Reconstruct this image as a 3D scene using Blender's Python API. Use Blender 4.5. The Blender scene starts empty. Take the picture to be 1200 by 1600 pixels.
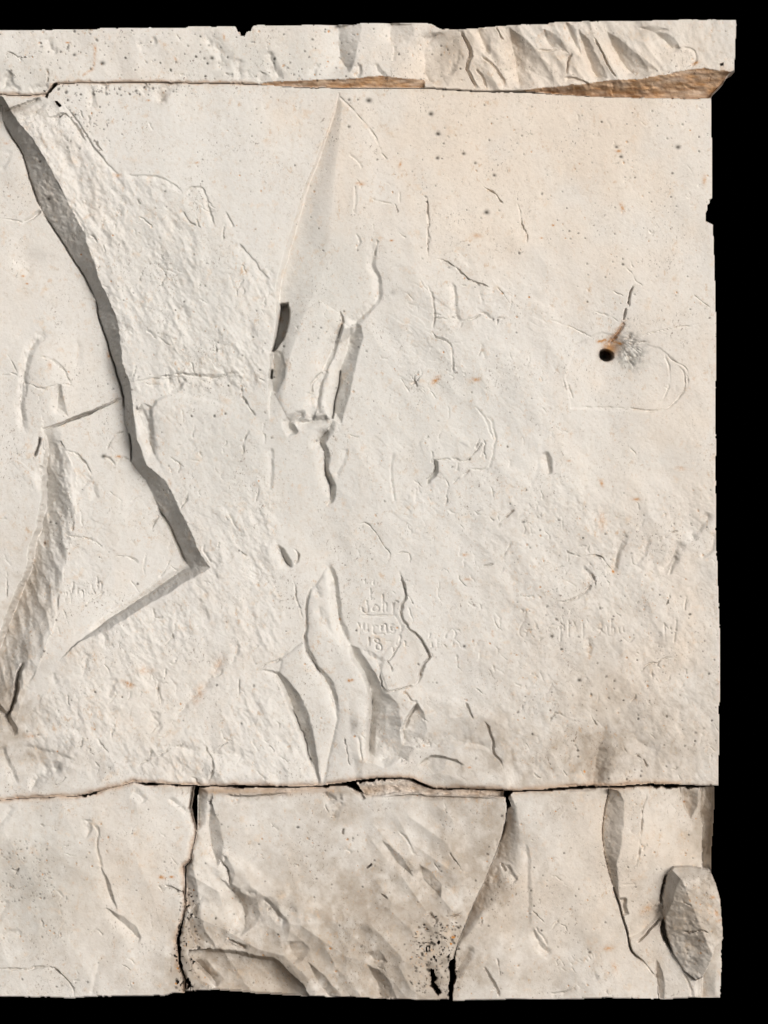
import bpy, math, random
import numpy as np

# ------------------------------------------------------------------ camera, sky, sun, exposure
PX = 0.0025                      # metres per photograph pixel: the wall in view is 3 m x 4 m
scene = bpy.context.scene
col = scene.collection
cam_d = bpy.data.cameras.new('camera')
cam = bpy.data.objects.new('camera', cam_d); col.objects.link(cam)
cam.location = (0, -30, 0); cam.rotation_euler = (math.radians(90), 0, 0)
cam_d.sensor_fit = 'VERTICAL'; cam_d.sensor_height = 24.0
cam_d.lens = 24.0 * 30.0 / 4.0
cam_d.clip_end = 200
scene.camera = cam

SUN_AZ, SUN_EL = 29.0, 10.0      # degrees to the right of the wall's normal; above the horizon
world = bpy.data.worlds.new('World'); scene.world = world
world.use_nodes = True
wn = world.node_tree.nodes; wl_ = world.node_tree.links
bg = wn['Background']
sky = wn.new('ShaderNodeTexSky'); sky.sky_type = 'NISHITA'; sky.sun_disc = False
sky.sun_elevation = math.radians(SUN_EL); sky.sun_rotation = math.radians(180 - SUN_AZ)
sky.dust_density = 6.0; sky.air_density = 1.0; sky.ozone_density = 1.0
hs = wn.new('ShaderNodeHueSaturation'); hs.inputs['Saturation'].default_value = 0.3
wl_.new(sky.outputs[0], hs.inputs['Color']); wl_.new(hs.outputs[0], bg.inputs['Color'])
bg.inputs['Strength'].default_value = 0.15
sd = bpy.data.lights.new('sun', 'SUN'); sd.energy = 2.15; sd.angle = math.radians(20); sd.color = (1.0, 0.97, 0.94)
so = bpy.data.objects.new('sun', sd); col.objects.link(so)
a, e = math.radians(SUN_AZ), math.radians(SUN_EL)
from mathutils import Vector
sdir = Vector((math.sin(a) * math.cos(e), -math.cos(a) * math.cos(e), math.sin(e)))
so.rotation_euler = sdir.to_track_quat('Z', 'Y').to_euler()
so.location = (8, -12, 4)
scene.view_settings.view_transform = 'Standard'
scene.view_settings.look = 'None'
scene.view_settings.exposure = -0.12
scene.view_settings.gamma = 1.0
scene.render.film_transparent = False

# ------------------------------------------------------------------ the grid every block is cut from
S = 1.25
X0, X1, Y0, Y1 = -60.0, 1165.0, 20.0, 1575.0
xs = np.arange(X0, X1, S, dtype=np.float32); ys = np.arange(Y0, Y1, S, dtype=np.float32)
NX, NY = len(xs), len(ys)
X, Y = np.meshgrid(xs, ys)
rng = np.random.default_rng(7); random.seed(7)
TAB = rng.random((512, 512)).astype(np.float32)

def vn(U, V, seed):
    iu = np.floor(U); iv = np.floor(V)
    fu = U - iu; fv = V - iv
    fu = fu * fu * (3 - 2 * fu); fv = fv * fv * (3 - 2 * fv)
    ju = (iu.astype(np.int32) + seed * 37) & 511; jv = (iv.astype(np.int32) + seed * 91) & 511
    ku = (ju + 1) & 511; kv = (jv + 1) & 511
    a_ = TAB[jv, ju]; b_ = TAB[jv, ku]; c_ = TAB[kv, ju]; d_ = TAB[kv, ku]
    return (a_ + (b_ - a_) * fu) * (1 - fv) + (c_ + (d_ - c_) * fu) * fv

def fbm(U, V, seed, octs=4, gain=0.5):
    t = 0; amp = 1; tot = 0
    for k in range(octs):
        t = t + amp * (vn(U * 2 ** k, V * 2 ** k, seed + k) - 0.5); tot += amp; amp *= gain
    return t / tot * 2          # about -1 .. 1

def rot(deg, sx, sy):
    c, s = math.cos(math.radians(deg)), math.sin(math.radians(deg))
    return (X * c + Y * s) / sx, (-X * s + Y * c) / sy

def scallop(deg, sx, sy, seed, off=0.5):
    """chipped stone: shallow dishes that meet in sharp ridges"""
    U, V = rot(deg, sx, sy)
    iu = np.floor(U).astype(np.int32); iv = np.floor(V).astype(np.int32)
    best = np.full(U.shape, 9.0, np.float32)
    for du in (-1, 0, 1):
        for dv in (-1, 0, 1):
            ju = (iu + du + seed * 31) & 511; jv = (iv + dv + seed * 17) & 511
            px = iu + du + TAB[jv, ju]; py = iv + dv + TAB[ju, jv]
            d = (U - px) ** 2 + (V - py) ** 2 + off * TAB[(jv + 99) & 511, (ju + 57) & 511]
            best = np.minimum(best, d)
    return best

WX = (fbm(X / 14, Y / 14, 3, 3) * 2.2 + fbm(X / 3.5, Y / 3.5, 40, 2) * 0.9).astype(np.float32)
WY = (fbm(X / 14, Y / 14, 11, 3) * 2.2 + fbm(X / 3.5, Y / 3.5, 50, 2) * 0.9).astype(np.float32)

def window(pts, pad):
    x_ = [p[0] for p in pts]; y_ = [p[1] for p in pts]
    a0 = max(0, int((min(x_) - pad - X0) / S)); a1 = min(NX, int((max(x_) + pad - X0) / S) + 2)
    b0 = max(0, int((min(y_) - pad - Y0) / S)); b1 = min(NY, int((max(y_) + pad - Y0) / S) + 2)
    return (slice(b0, b1), slice(a0, a1)) if a1 > a0 and b1 > b0 else None

def smooth_pts(pts, n=3):
    P = np.array([tuple(p) + (1.0,) * (4 - len(p)) for p in pts], float)
    if len(P) < 3: return P
    Q = np.vstack([2 * P[0] - P[1], P, 2 * P[-1] - P[-2]])
    out = []
    for i in range(1, len(Q) - 2):
        p0, p1, p2, p3 = Q[i - 1], Q[i], Q[i + 1], Q[i + 2]
        for k in range(n):
            t = k / n
            out.append(0.5 * (2 * p1 + (p2 - p0) * t + (2 * p0 - 5 * p1 + 4 * p2 - p3) * t * t + (3 * p1 - p0 - 3 * p2 + p3) * t ** 3))
    out.append(Q[-2])
    out = np.array(out); out[:, 2:] = np.maximum(out[:, 2:], 0)
    return out

def pdist(P, w, warp=1.0, closed=False):
    """signed distance (+ = image right of a line drawn downwards), arc share, two interpolated values"""
    xx = X[w] + WX[w] * warp; yy = Y[w] + WY[w] * warp
    if closed: P = np.vstack([P, P[:1]])
    seg = np.hypot(*(P[1:, :2] - P[:-1, :2]).T); L = max(seg.sum(), 1e-6); acc = 0
    bd = np.full(xx.shape, 1e9, np.float32); sg = np.ones_like(bd); tt = np.zeros_like(bd); v1 = np.ones_like(bd); v2 = np.ones_like(bd)
    for i in range(len(P) - 1):
        ax, ay = P[i, :2]; dx, dy = P[i + 1, :2] - P[i, :2]; l2 = dx * dx + dy * dy
        if l2 < 1e-6: continue
        u = np.clip(((xx - ax) * dx + (yy - ay) * dy) / l2, 0, 1)
        qx = xx - (ax + u * dx); qy = yy - (ay + u * dy)
        d = qx * qx + qy * qy
        m = d < bd
        bd[m] = d[m]; sg[m] = np.where(dx * qy - dy * qx < 0, 1, -1)[m]
        um = u[m]
        tt[m] = (acc + um * seg[i]) / L
        v1[m] = P[i, 2] + (P[i + 1, 2] - P[i, 2]) * um; v2[m] = P[i, 3] + (P[i + 1, 3] - P[i, 3]) * um
        acc += seg[i]
    return np.sqrt(bd), sg, tt, v1, v2

H = np.zeros(X.shape, np.float32)            # relief towards the viewer, in pixels
MOD = np.clip(.85 + fbm(X / 9, Y / 11, 310, 3) * 1.5, .08, 1.7).astype(np.float32)
MODW = np.clip(.9 + fbm(X / 13, Y / 12, 320, 2) * .9, .4, 1.5).astype(np.float32)
def band(left, right, dep, wl, mask=None, soft_k=False, warp=.8, steep=1.6):
    """a facet that turns away to the left: sunk by dep along `left`, back at full height along the crisp arris `right`"""
    poly = list(left) + list(right)[::-1]
    reg = inside(poly, warp, wl + 6); w = window(poly, wl * 2.6 + 6)
    dl = pdist(smooth_pts(left, 1), w, warp)[0]; dr = pdist(smooth_pts(right, 1), w, warp)[0]
    r_ = reg[w]; k = dl / (dl + dr + 1e-3)
    if soft_k: k = np.sin(k * math.pi / 2)
    zin = -np.minimum(dep, steep * (dl + dr)) * (1 - k)
    zout = -np.minimum(dep, steep * np.clip(dr - dl, 0, None)) * np.clip(1 - dl / (wl * 2.4), 0, 1) ** 2
    sgn = pdist(smooth_pts(left, 1), w, warp)[1]
    z = np.where(r_, zin * (1 + .07 * (MOD[w] - .85)), np.where(sgn < 0, zout, 0))
    if mask is not None: z = z * mask[w]
    H[w] += z
def curve(dep, wl, wr, pts, mask=None, ends=0.12, warp=1.0, sm=True, power=1.0):
    if dep > 5.5 and warp: dep = dep * 1.25
    if 0 < dep < 9 and max(wl, wr) <= 3: dep = dep * 1.9
    P = smooth_pts(pts) if sm else smooth_pts(pts, 1)
    w = window(pts, max(wl, wr) * max([p[3] if len(p) > 3 else 1 for p in pts]) + 5)
    if w is None: return
    d, sg, t, v1, v2 = pdist(P, w, warp)
    k = np.clip(t / ends, 0, 1) * np.clip((1 - t) / ends, 0, 1) if ends else 1.0
    W = np.where(sg > 0, wr, wl) * np.maximum(v2, 0.05)
    small = 0 < dep < 9
    if small: W = W * (MODW[w] if max(wl, wr) <= 3 else .7 + .3 * MODW[w])
    p = np.clip(1 - d / W, 0, 1)
    p = np.where(W > 7, p ** 1.35, p) if power == 1 else p ** power
    z = dep * v1 * k * p
    if small: z = z * (MOD[w] if max(wl, wr) <= 3 else .6 + .4 * MOD[w])
    if mask is not None: z = z * mask[w]
    H[w] -= z

def inside(pts, warp=0.6, pad=2):
    """boolean over the whole grid"""
    out = np.zeros(X.shape, bool)
    w = window(pts, pad)
    if w is None: return out
    xx = X[w] + WX[w] * warp; yy = Y[w] + WY[w] * warp
    c = np.zeros(xx.shape, bool); n = len(pts)
    for i in range(n):
        x1, y1 = pts[i][:2]; x2, y2 = pts[(i + 1) % n][:2]
        if y1 == y2: continue
        m = ((yy > y1) != (yy > y2)) & (xx < (x2 - x1) * (yy - y1) / (y2 - y1) + x1)
        c ^= m
    out[w] = c
    return out

def soft(pts, fall, warp=1.0):
    """1 inside, falling to 0 over `fall` pixels outside"""
    w = window(pts, fall + 4); out = np.zeros(X.shape, np.float32)
    if w is None: return out
    P = smooth_pts(pts, 1)
    d = pdist(P, w, warp, closed=True)[0]
    ins = inside(pts, warp, fall + 4)[w]
    v = np.where(ins, 1.0, np.clip(1 - d / fall, 0, 1)); v = v * v * (3 - 2 * v)
    out[w] = v
    return out

def blob(x, y, rx, ry=None, deg=0):
    ry = ry or rx
    w = window([(x, y)], max(rx, ry) * 2.6)
    if w is None: return None, None
    c, s = math.cos(math.radians(deg)), math.sin(math.radians(deg))
    dx = X[w] - x; dy = Y[w] - y
    return w, np.exp(-(((dx * c + dy * s) / rx) ** 2 + ((-dx * s + dy * c) / ry) ** 2))

# ------------------------------------------------------------------ outlines of the blocks (traced joints)
joint_top = [(-95, 149), (0, 148), (40, 149), (70, 146), (79, 139), (86, 131), (130, 129), (215, 128.5), (300, 129.5), (400, 131)]
T_END = [(745, 141.5), (775, 142), (815, 142.5)]
top_edge = [(-95, 48), (0, 47), (80, 46.5), (84, 45.5), (150, 46), (156, 43.5), (290, 43), (293, 41), (367, 41), (370, 48), (374, 50), (375, 56), (382, 56), (384, 49),
            (391, 48), (394, 41), (399, 39), (450, 39), (485, 38.5), (556, 38), (560, 36), (672, 36), (681, 41), (690, 45), (716, 46.5)]
crack_T = [(716, 46.5), (722, 58), (733, 80), (731, 92), (727, 108), (735, 124), (744, 141.5)]
T1 = top_edge + crack_T + [(725, 140.5), (690, 138), (664, 137), (600, 137), (520, 136.5), (470, 135.5), (412, 133)] + [(x, y - 0.5) for x, y in joint_top[::-1]]
T2 = [(716, 46.5), (722, 58), (733, 80), (731, 92), (727, 108), (735, 124), (744, 141.5), (775, 142), (815, 142), (858, 146), (900, 149), (952, 151.5), (1010, 153), (1085, 154.5),
      (1110, 152), (1113, 147), (1120, 140), (1128, 132), (1132, 126), (1137, 117), (1142, 113), (1147.5, 111), (1147.5, 80), (1150, 31.5), (1060, 31), (1000, 33), (890, 34), (857, 35.5), (855, 38), (800, 39.5), (750, 43)]
right_M = [(1110, 153), (1111.5, 230), (1112, 309), (1107, 310), (1108, 317), (1104, 319), (1104, 328), (1102, 333), (1103, 345), (1108, 348), (1113, 351), (1115, 400), (1117, 460), (1118.5, 560), (1117, 640),
           (1118, 800), (1118, 850), (1120, 878), (1122, 940), (1124.5, 1000), (1125, 1090), (1122, 1105), (1123, 1160), (1121, 1227)]
bot_M = [(-95, 1249), (0, 1249), (30, 1247), (75, 1245), (118, 1243), (140, 1240), (165, 1232), (190, 1226), (210, 1221.5), (250, 1224), (300, 1226.5), (340, 1226.5), (400, 1227.5), (470, 1228), (503, 1227),
         (530, 1224), (560, 1219), (590, 1215.5), (620, 1215), (645, 1217), (660, 1224), (680, 1231), (735, 1232), (792, 1234), (850, 1232.5), (900, 1228.5), (960, 1227), (1010, 1224.5), (1060, 1225.5)]
M_ = [(x, y + 0.6) for x, y in joint_top] + [(470, 137), (600, 138), (664, 138), (690, 139.5), (725, 142), (745, 143.5), (775, 143.5), (815, 144), (860, 147), (952, 152), (1010, 153), (1085, 154), (1110, 153)] + right_M[1:] + bot_M[::-1]
edge_A = [(303, 1229), (302, 1240), (298, 1262), (307, 1297), (302, 1318), (297, 1343), (288, 1353), (288, 1388), (290, 1412), (283, 1440), (276, 1465), (277, 1485), (279, 1510), (288, 1530), (288, 1550)]
A_ = [(-95, 1250), (0, 1249.8), (30, 1248), (75, 1246.5), (100, 1244.2), (118, 1244), (140, 1241), (165, 1232.8), (190, 1226.8), (210, 1222.5), (225, 1226.5), (240, 1227), (255, 1225.2), (280, 1227.5)] + edge_A + [(270, 1551), (258, 1555), (140, 1556.5), (115, 1559), (60, 1557.5), (0, 1556.5), (-95, 1557)]
B_ = [(311, 1231), (308, 1245), (308.5, 1262), (308, 1297), (303, 1320), (298, 1345), (290.5, 1355), (290.5, 1388), (291, 1412), (286, 1440), (281, 1465), (281, 1485), (283, 1508), (290, 1528), (290, 1548),
      (340, 1546), (396, 1550.5), (400, 1552), (520, 1557), (540, 1556.5), (600, 1560), (660, 1562), (700, 1561),
      (703, 1530), (707, 1500), (712, 1480), (723, 1450.5), (739.5, 1412.5), (756.5, 1376.5), (770, 1343.5), (782.5, 1311), (789, 1281), (791, 1260), (789, 1244.5),
      (720, 1243), (660, 1241), (620, 1238), (592, 1243), (570, 1241), (540, 1228.5), (503, 1228.3), (470, 1230), (440, 1231), (400, 1230), (372, 1232), (358, 1229), (330, 1228)]
C_ = [(794, 1246), (799, 1258), (793, 1264), (790, 1282), (783, 1311), (771, 1344), (757, 1377), (740, 1413), (724, 1451), (713, 1480), (710, 1500), (709, 1530), (706, 1563), (800, 1561), (900, 1560.5), (950, 1558.5), (1028, 1560),
      (1026, 1529), (1005, 1503.5), (986.5, 1486), (981.5, 1462), (975, 1443), (969, 1420), (958, 1385), (946, 1345), (941, 1300), (945, 1262), (952, 1231), (938, 1231), (900, 1233.5), (850, 1235.5), (800, 1237)]
D_ = [(952, 1231), (945, 1262), (941, 1300), (946, 1345), (958, 1385), (969, 1420), (975, 1443), (981.5, 1462), (986.5, 1486), (1005, 1503.5), (1026, 1529), (1030, 1561), (1074, 1559), (1076, 1557.5), (1124.5, 1559), (1126, 1520), (1127, 1465),
      (1118, 1380), (1098, 1356), (1097, 1320), (1099, 1288), (1094, 1276), (1096, 1250), (1094, 1229), (1075, 1233), (1068, 1229), (1040, 1232), (1033, 1228), (1025, 1232), (1015, 1227), (985, 1229)]
E_ = [(1040, 1376), (1045, 1362), (1052, 1353), (1080, 1353), (1108, 1358), (1113, 1370), (1119, 1386), (1124, 1405), (1127, 1440), (1129, 1466), (1123, 1474), (1116, 1478), (1108, 1505), (1097, 1526), (1087, 1531), (1068, 1516), (1053, 1492), (1042, 1462), (1037, 1430), (1035, 1400)]
F_ = [(1064, 1230), (1115.5, 1230), (1115, 1262), (1113, 1300), (1111, 1325), (1110, 1372), (1064, 1372)]
G_ = [(556, 1222), (575, 1219.5), (590, 1217.2), (620, 1216.5), (640, 1218.5), (655, 1226), (664, 1230), (678, 1233), (700, 1234), (735, 1233.5), (786, 1236), (786, 1246), (660, 1244), (620, 1241), (592, 1245), (572, 1244)]

blocks = {}
def block(key, pts, warp=0.35): blocks[key] = inside(pts, warp)
for k_, p_ in (('T1', T1), ('T2', T2), ('M', M_), ('A', A_), ('B', B_), ('C', C_), ('D', D_), ('E', E_), ('F', F_), ('G', G_)):
    block(k_, p_)
blocks['D'] &= ~blocks['E']; blocks['F'] &= ~(blocks['D'] | blocks['E'] | blocks['M']); blocks['G'] &= ~(blocks['B'] | blocks['M'] | blocks['C'])
bf = {k: v.astype(np.float32) for k, v in blocks.items()}
MM = bf['M']
part = np.zeros(X.shape, np.int16)          # which part of its block each point belongs to

# ------------------------------------------------------------------ the big slab: recess on the left with its riser
inner = [(-95, 120), (0, 163), (3, 187), (17, 213), (33, 240), (43, 273), (53, 300), (63, 328), (83, 357), (110, 400), (133, 437), (148, 467), (153, 497), (167, 537), (180, 580), (190, 617), (193, 660), (202, 687), (204, 723), (227, 750),
         (251, 800), (267, 820), (277, 850), (295, 886), (267, 903), (217, 937), (177, 962), (123, 1003)]
outer = [(-95, 100), (4, 152), (19, 176), (32, 193), (50, 215), (67, 243), (89, 283), (113, 327), (130, 360), (143, 400), (153, 430), (167, 463), (183, 500), (188, 533), (191, 567), (203, 600), (209, 647), (214, 687), (230, 727), (260, 753),
         (283, 800), (300, 833), (313, 867), (329, 888), (300, 904), (257, 930), (213, 955), (167, 987), (123, 1003.5)]
tail = [(95, 1030), (60, 1100), (20, 1140), (-95, 1160)]
OUT = inside(outer + tail, 0.5) & blocks['M']; INN = inside(inner + tail, 0.5) & OUT
w = window(outer + tail, 4)
P_o = smooth_pts(outer + tail, 1); P_i = smooth_pts(inner + tail, 1)
do = pdist(P_o, w, 0.5)[0]; di = pdist(P_i, w, 0.5)[0]
floor_d = np.clip((1040 - Y[w]) / 120, 0, 1); floor_d = 42 * floor_d * floor_d * (3 - 2 * floor_d)
z = np.zeros_like(do); bnd = OUT[w] & ~INN[w]
z[INN[w]] = -floor_d[INN[w]]
z[bnd] = (-floor_d * (do / (do + di + 1e-3)))[bnd]
H[w] += z
BAND = OUT & ~INN
part[INN] = 1; part[BAND] = 2

# gentle undulation, lamination, grain
base_und = fbm(X / 170, Y / 210, 60, 3) * 7 + fbm(X / 60, Y / 75, 70, 3) * 2.0
H += base_und
def lam(deg, sx, sy, seed, step, n=4):
    U, V = rot(deg, sx, sy)
    f = fbm(U, V, seed, 4) * n
    fl = np.floor(f); fr = f - fl
    return (fl + np.clip(fr * 9, 0, 1) * 0.75 + fr * 0.25) * step
# how rough each region is
rough = np.zeros(X.shape, np.float32); lamw = np.zeros(X.shape, np.float32)
spall_in = [(34, 188), (60, 165), (90, 160), (118, 186), (132, 208), (150, 235), (172, 260), (196, 276), (240, 276), (285, 300), (305, 292), (322, 305), (334, 350), (360, 372), (400, 410), (430, 440), (424, 520), (418, 586), (340, 592), (290, 585), (205, 597), (190, 560), (186, 505), (150, 415), (112, 320), (66, 238)]
spall = spall_in
SP = soft([(x - 4, y + 8) for x, y in spall_in], 24, 2.5) * (1 - OUT); SPI = inside(spall, 1.5) & blocks['M'] & ~OUT
rough += SP
low = soft([(215, 960), (330, 905), (410, 800), (420, 1040), (455, 1130), (480, 1215), (250, 1215), (60, 1180), (70, 1080), (130, 1010)], 40) * (1 - OUT)
rough += 0.75 * low
mid = soft([(240, 640), (380, 650), (420, 780), (400, 900), (340, 890), (262, 750)], 25) * (1 - OUT)
rough += 0.35 * mid
rr = soft([(800, 800), (1118, 790), (1124, 1000), (1122, 1220), (820, 1210), (770, 1050)], 60)
rough += 0.35 * rr
lamw += soft([(660, 410), (800, 430), (860, 700), (840, 800), (640, 840), (590, 700)], 50) * 0.8
lamw += rr * 0.55 + soft([(850, 480), (1100, 480), (1100, 780), (850, 780)], 40) * 0.25
lamw += soft([(0, 700), (200, 720), (260, 860), (120, 990), (100, 800)], 30) * 0.7 + low * 0.6 + mid * 0.5
lamw += soft([(560, 1090), (780, 1100), (790, 1220), (560, 1220)], 20) * 0.6
T1s = bf['T1']; lowc = bf['A'] + bf['B'] + bf['C'] + bf['D']
part[SPI] = 3
rough = np.clip(rough, 0, 1); lamw = np.clip(lamw, 0, 1) * np.clip(.45 + fbm(X / 40, Y / 50, 240, 3) * 1.8, 0, 1.1)
broad = soft([(640, 380), (850, 420), (900, 760), (1120, 780), (1124, 1222), (560, 1222), (560, 800)], 80)
H += MM * broad * ((np.sqrt(scallop(60, 120, 70, 241, .8)) - .5) * 6 + (np.sqrt(scallop(50, 46, 28, 243, .8)) - .5) * 2.4)
fold = soft([(560, 1100), (640, 1080), (780, 1130), (790, 1224), (570, 1224)], 16)
H += MM * fold * (np.sqrt(scallop(-25, 70, 34, 245, .8)) - .5) * 15
cornr = soft([(-40, 1140), (90, 1150), (330, 1195), (420, 1224), (-40, 1246)], 18)
H += MM * cornr * (np.sqrt(scallop(-35, 74, 36, 247, .8)) - .5) * 12
rvar = np.clip(.75 + fbm(X / 55, Y / 70, 83, 3) * 1.1, .25, 1.5)
H += MM * rough * rvar * ((np.sqrt(scallop(66, 34, 12, 5)) - .5) * 3.4 + (np.sqrt(scallop(52, 13, 6, 9)) - .5) * 1.6 + fbm(X / 30, Y / 40, 81, 5, .55) * 6.0)
H += MM * lamw * (lam(35, 70, 46, 21, 1.0) + lam(-50, 34, 55, 33, 0.6)) * 0.9
H += lam(80, 120, 60, 45, 0.55) * 0.3 * MM * (1 - rough)
# lower blocks: dressed, chipped surface
H += lowc * ((np.sqrt(scallop(40, 95, 60, 13, .9)) - .5) * 5 + (np.sqrt(scallop(-30, 34, 20, 15)) - .5) * .8 )
BW = soft([(294, 1345), (345, 1350), (420, 1400), (520, 1450), (690, 1450), (700, 1560), (290, 1560)], 30) * bf['B']
H += BW * ((np.sqrt(scallop(38, 84, 44, 61, .8)) - .5) * 25 + (np.sqrt(scallop(55, 30, 18, 63, .8)) - .5) * 5)
BR = soft([(600, 1300), (690, 1280), (700, 1420), (620, 1430)], 40) * bf['B']
H += BR * (np.sqrt(scallop(48, 80, 30, 65, .8)) - .5) * 15
H += (bf['C'] + bf['D']) * (np.sqrt(scallop(-70, 150, 60, 67, .8)) - .5) * 7
H += (bf['T1']) * ((np.sqrt(scallop(75, 60, 34, 23, .9)) - .5) * 3.2 + lam(75, 40, 34, 29, 0.25))
H += fbm(X / 5.5, Y / 5.5, 90, 3) * 0.42 * (0.55 + 0.9 * rough + 0.4 * rr) + fbm(X / 2.4, Y / 2.4, 95, 2) * 0.10

# ------------------------------------------------------------------ traced relief of the big slab
def cs(items, mask=None, keep=False, **kw):
    for dep, wl, wr, pts in items:
        if not keep and wl <= 3 and wr >= 5 and 0 < dep < 9.5: wl = 12
        curve(dep, wl, wr, pts, mask, **kw)

H += BAND * (fbm(X / 8, Y / 8, 263, 4, .65) * 3.0 + fbm(X / 30, Y / 30, 265, 2) * 2.5)
w, b = blob(72, 590, 34, 62, 8); H[w] += 7 * b * INN[w]
w, b = blob(42, 404, 22, 16); H[w] -= 5 * b * INN[w]
w, b = blob(20, 250, 26, 40); H[w] += 5 * b * INN[w]
# foot of the riser
curve(16, 1.8, 1.8, [(148, 465, .6), (153, 495, 1), (167, 537, 1), (180, 580, 1.2), (191, 620, 1.4), (193, 640, .7)], ends=.05, warp=.5)
curve(6, 2, 2, [(3, 187), (17, 213), (33, 240), (43, 273), (53, 300), (63, 328)], warp=.6)
curve(6, 2, 2, [(63, 328), (83, 357), (110, 400), (133, 437), (148, 467)], warp=.6)
curve(18, 1.6, 1.8, [(201, 676), (203, 690), (203, 722)], warp=.4)
curve(11, 5, 2.2, [(245, 792), (264, 820), (277, 850), (293, 884)], warp=.5)
curve(9, 9, 3, [(293, 886), (267, 903), (217, 937), (177, 962), (140, 990)], warp=.5)
# second groove, lower left
S2 = [(66, 668, .1, .5), (72, 700, .5, .6), (70, 740, .9, .8), (67, 800, 1, 1), (53, 853, 1, 1.1), (44, 895, 1, 1.1), (29, 927, 1, 1.25), (18, 960, 1, 1.35), (-2, 1013, 1, 1.3), (-30, 1060, .9, 1.3), (-95, 1090, .8, 1.3)]
S2b = [(-95, 1010), (0, 1016), (16, 965), (27, 930), (42, 896), (51, 853), (65, 800), (68, 740), (66, 690), (95, 690), (118, 740), (117, 800), (103, 867), (90, 940), (80, 990), (60, 1040), (40, 1080), (23, 1137), (0, 1140), (-95, 1160)]
S2I = inside(S2b, 1.0) & INN
H[window(S2, 200)] += 0
curve(38, 7, 46, S2, ends=0, warp=1.2)
H += S2I * ((np.sqrt(scallop(75, 42, 16, 19)) - .5) * 9 + fbm(X / 12, Y / 30, 84, 3) * 2.5)
part[S2I] = 4
cs([(26, 3, 5, [(35, 1035, .4), (26, 1062, 1), (22, 1090, 1), (12, 1115, .9), (5, 1125, .3)]),
    (14, 2, 7, [(-20, 1090), (0, 1110), (12, 1125), (24, 1150)]),
    (16, 1.6, 3, [(60, 683), (57, 698), (50, 714)]),
    (7, 3, 8, [(66, 728), (62, 745), (68, 765)]),
    (5, 2, 6, [(3, 1165), (12, 1190), (27, 1226)]),
    (6, 3, 14, [(48, 1238), (60, 1215), (84, 1200), (90, 1210)])], warp=1.0)
cs([  # left face of the recess
    (5.5, 2, 9, [(82, 514, .6), (60, 527), (44, 547), (38, 577), (34, 607), (30, 633), (33, 660), (38, 677, .6)]),
    (1.6, 1.5, 8, [(117, 530), (121, 545), (119, 575)]),
    (2.2, 1.2, 3, [(60, 556), (80, 563), (100, 582), (107, 600)]),
    (1.4, 1, 3, [(110, 601), (90, 600), (66, 607), (36, 597)]),
    (20, 1.2, 2.4, [(62, 673, .2), (90, 663, .8), (112, 656, 1.2, 1.5), (135, 647, 1.2, 1.6), (153, 638, .8), (172, 630, .45), (189, 622, .6)]),
    (2.4, 1, 3, [(165, 702), (170, 692), (177, 682), (194, 673)]),
    (2.4, 1, 3, [(160, 713), (172, 721), (180, 728), (190, 717), (203, 721)]),
    (2.8, 1, 3, [(82, 708), (98, 705), (113, 707), (124, 717), (134, 728), (141, 744)]),
    (2.4, 2, 5, [(141, 744), (130, 757), (121, 772)]), (2.6, 2, 5, [(141, 752), (146, 765), (151, 781)]),
    (2.2, 1, 2, [(0, 340), (18, 343), (34, 347)]),
    (8, 2, 4, [(34, 347, .3), (48, 340, .6), (63, 328, 1.1)]),
    (2.0, 2, 6, [(14, 232), (12, 246), (0, 266)]),
    (2.2, 3, 22, [(18, 405), (32, 412), (46, 430)]),
    (2.6, 1, 2, [(8, 552), (17, 566), (26, 582)]),
    (2.0, 1, 1.6, [(8, 893), (9, 912), (8, 934)]),
    (1.6, 1, 3, [(97, 833), (112, 840), (140, 842), (160, 860)]), (1.8, 1, 3, [(178, 870), (198, 872), (214, 880)]),
    (2.6, 1, 3, [(203, 908), (210, 917), (217, 926)]), (2.6, 2, 3, [(249, 803), (241, 815), (236, 827)]),
    (1.4, 1, 3, [(228, 862), (222, 886), (226, 901)]), (1.2, 1, 3, [(264, 875), (258, 890), (246, 903)]),
], MM, warp=.9)

# spalled face and its upper border
cs([(4.5, 9, 2.5, [(100, 165), (116, 184), (130, 205), (146, 232), (164, 252), (188, 275)]),
    (3.0, 3, 3, [(150, 222), (158, 238)]), (2.5, 7, 2, [(196, 274), (240, 276), (270, 288), (286, 300)]),
    (3.6, 8, 2, [(288, 302), (303, 293), (314, 293), (322, 305), (328, 330), (336, 356)]),
    (3, 8, 2, [(352, 330), (366, 356)]), (3.4, 10, 2.5, [(372, 380), (392, 400), (410, 425), (424, 440)]),
    (5, 6, 14, [(34, 190), (55, 175), (75, 160)]), (11, 10, 2, [(4, 172), (28, 166), (62, 152)]),
    (6, 12, 3, [(75, 186), (100, 180), (118, 196), (134, 222)]),
    (7, 2.5, 14, [(250, 163, 1), (253, 148, 1), (262, 138, .9), (280, 130, .3)]),
    (4, 2, 6, [(144, 134), (143, 150), (146, 170)]), (4, 2, 6, [(154, 132), (168, 135)]), (5, 2, 6, [(218, 143), (230, 132)]),
    (1.8, 1, 2, [(125, 172), (128, 185)]), (1.8, 1, 2, [(137, 180), (141, 198)]), (1.6, 1, 2.5, [(233, 193), (237, 203)]),
    (2.4, 1.4, 3, [(203, 599), (225, 594), (250, 590), (290, 585), (333, 592), (350, 587), (387, 582)]),
], MM, warp=1.1)
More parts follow.
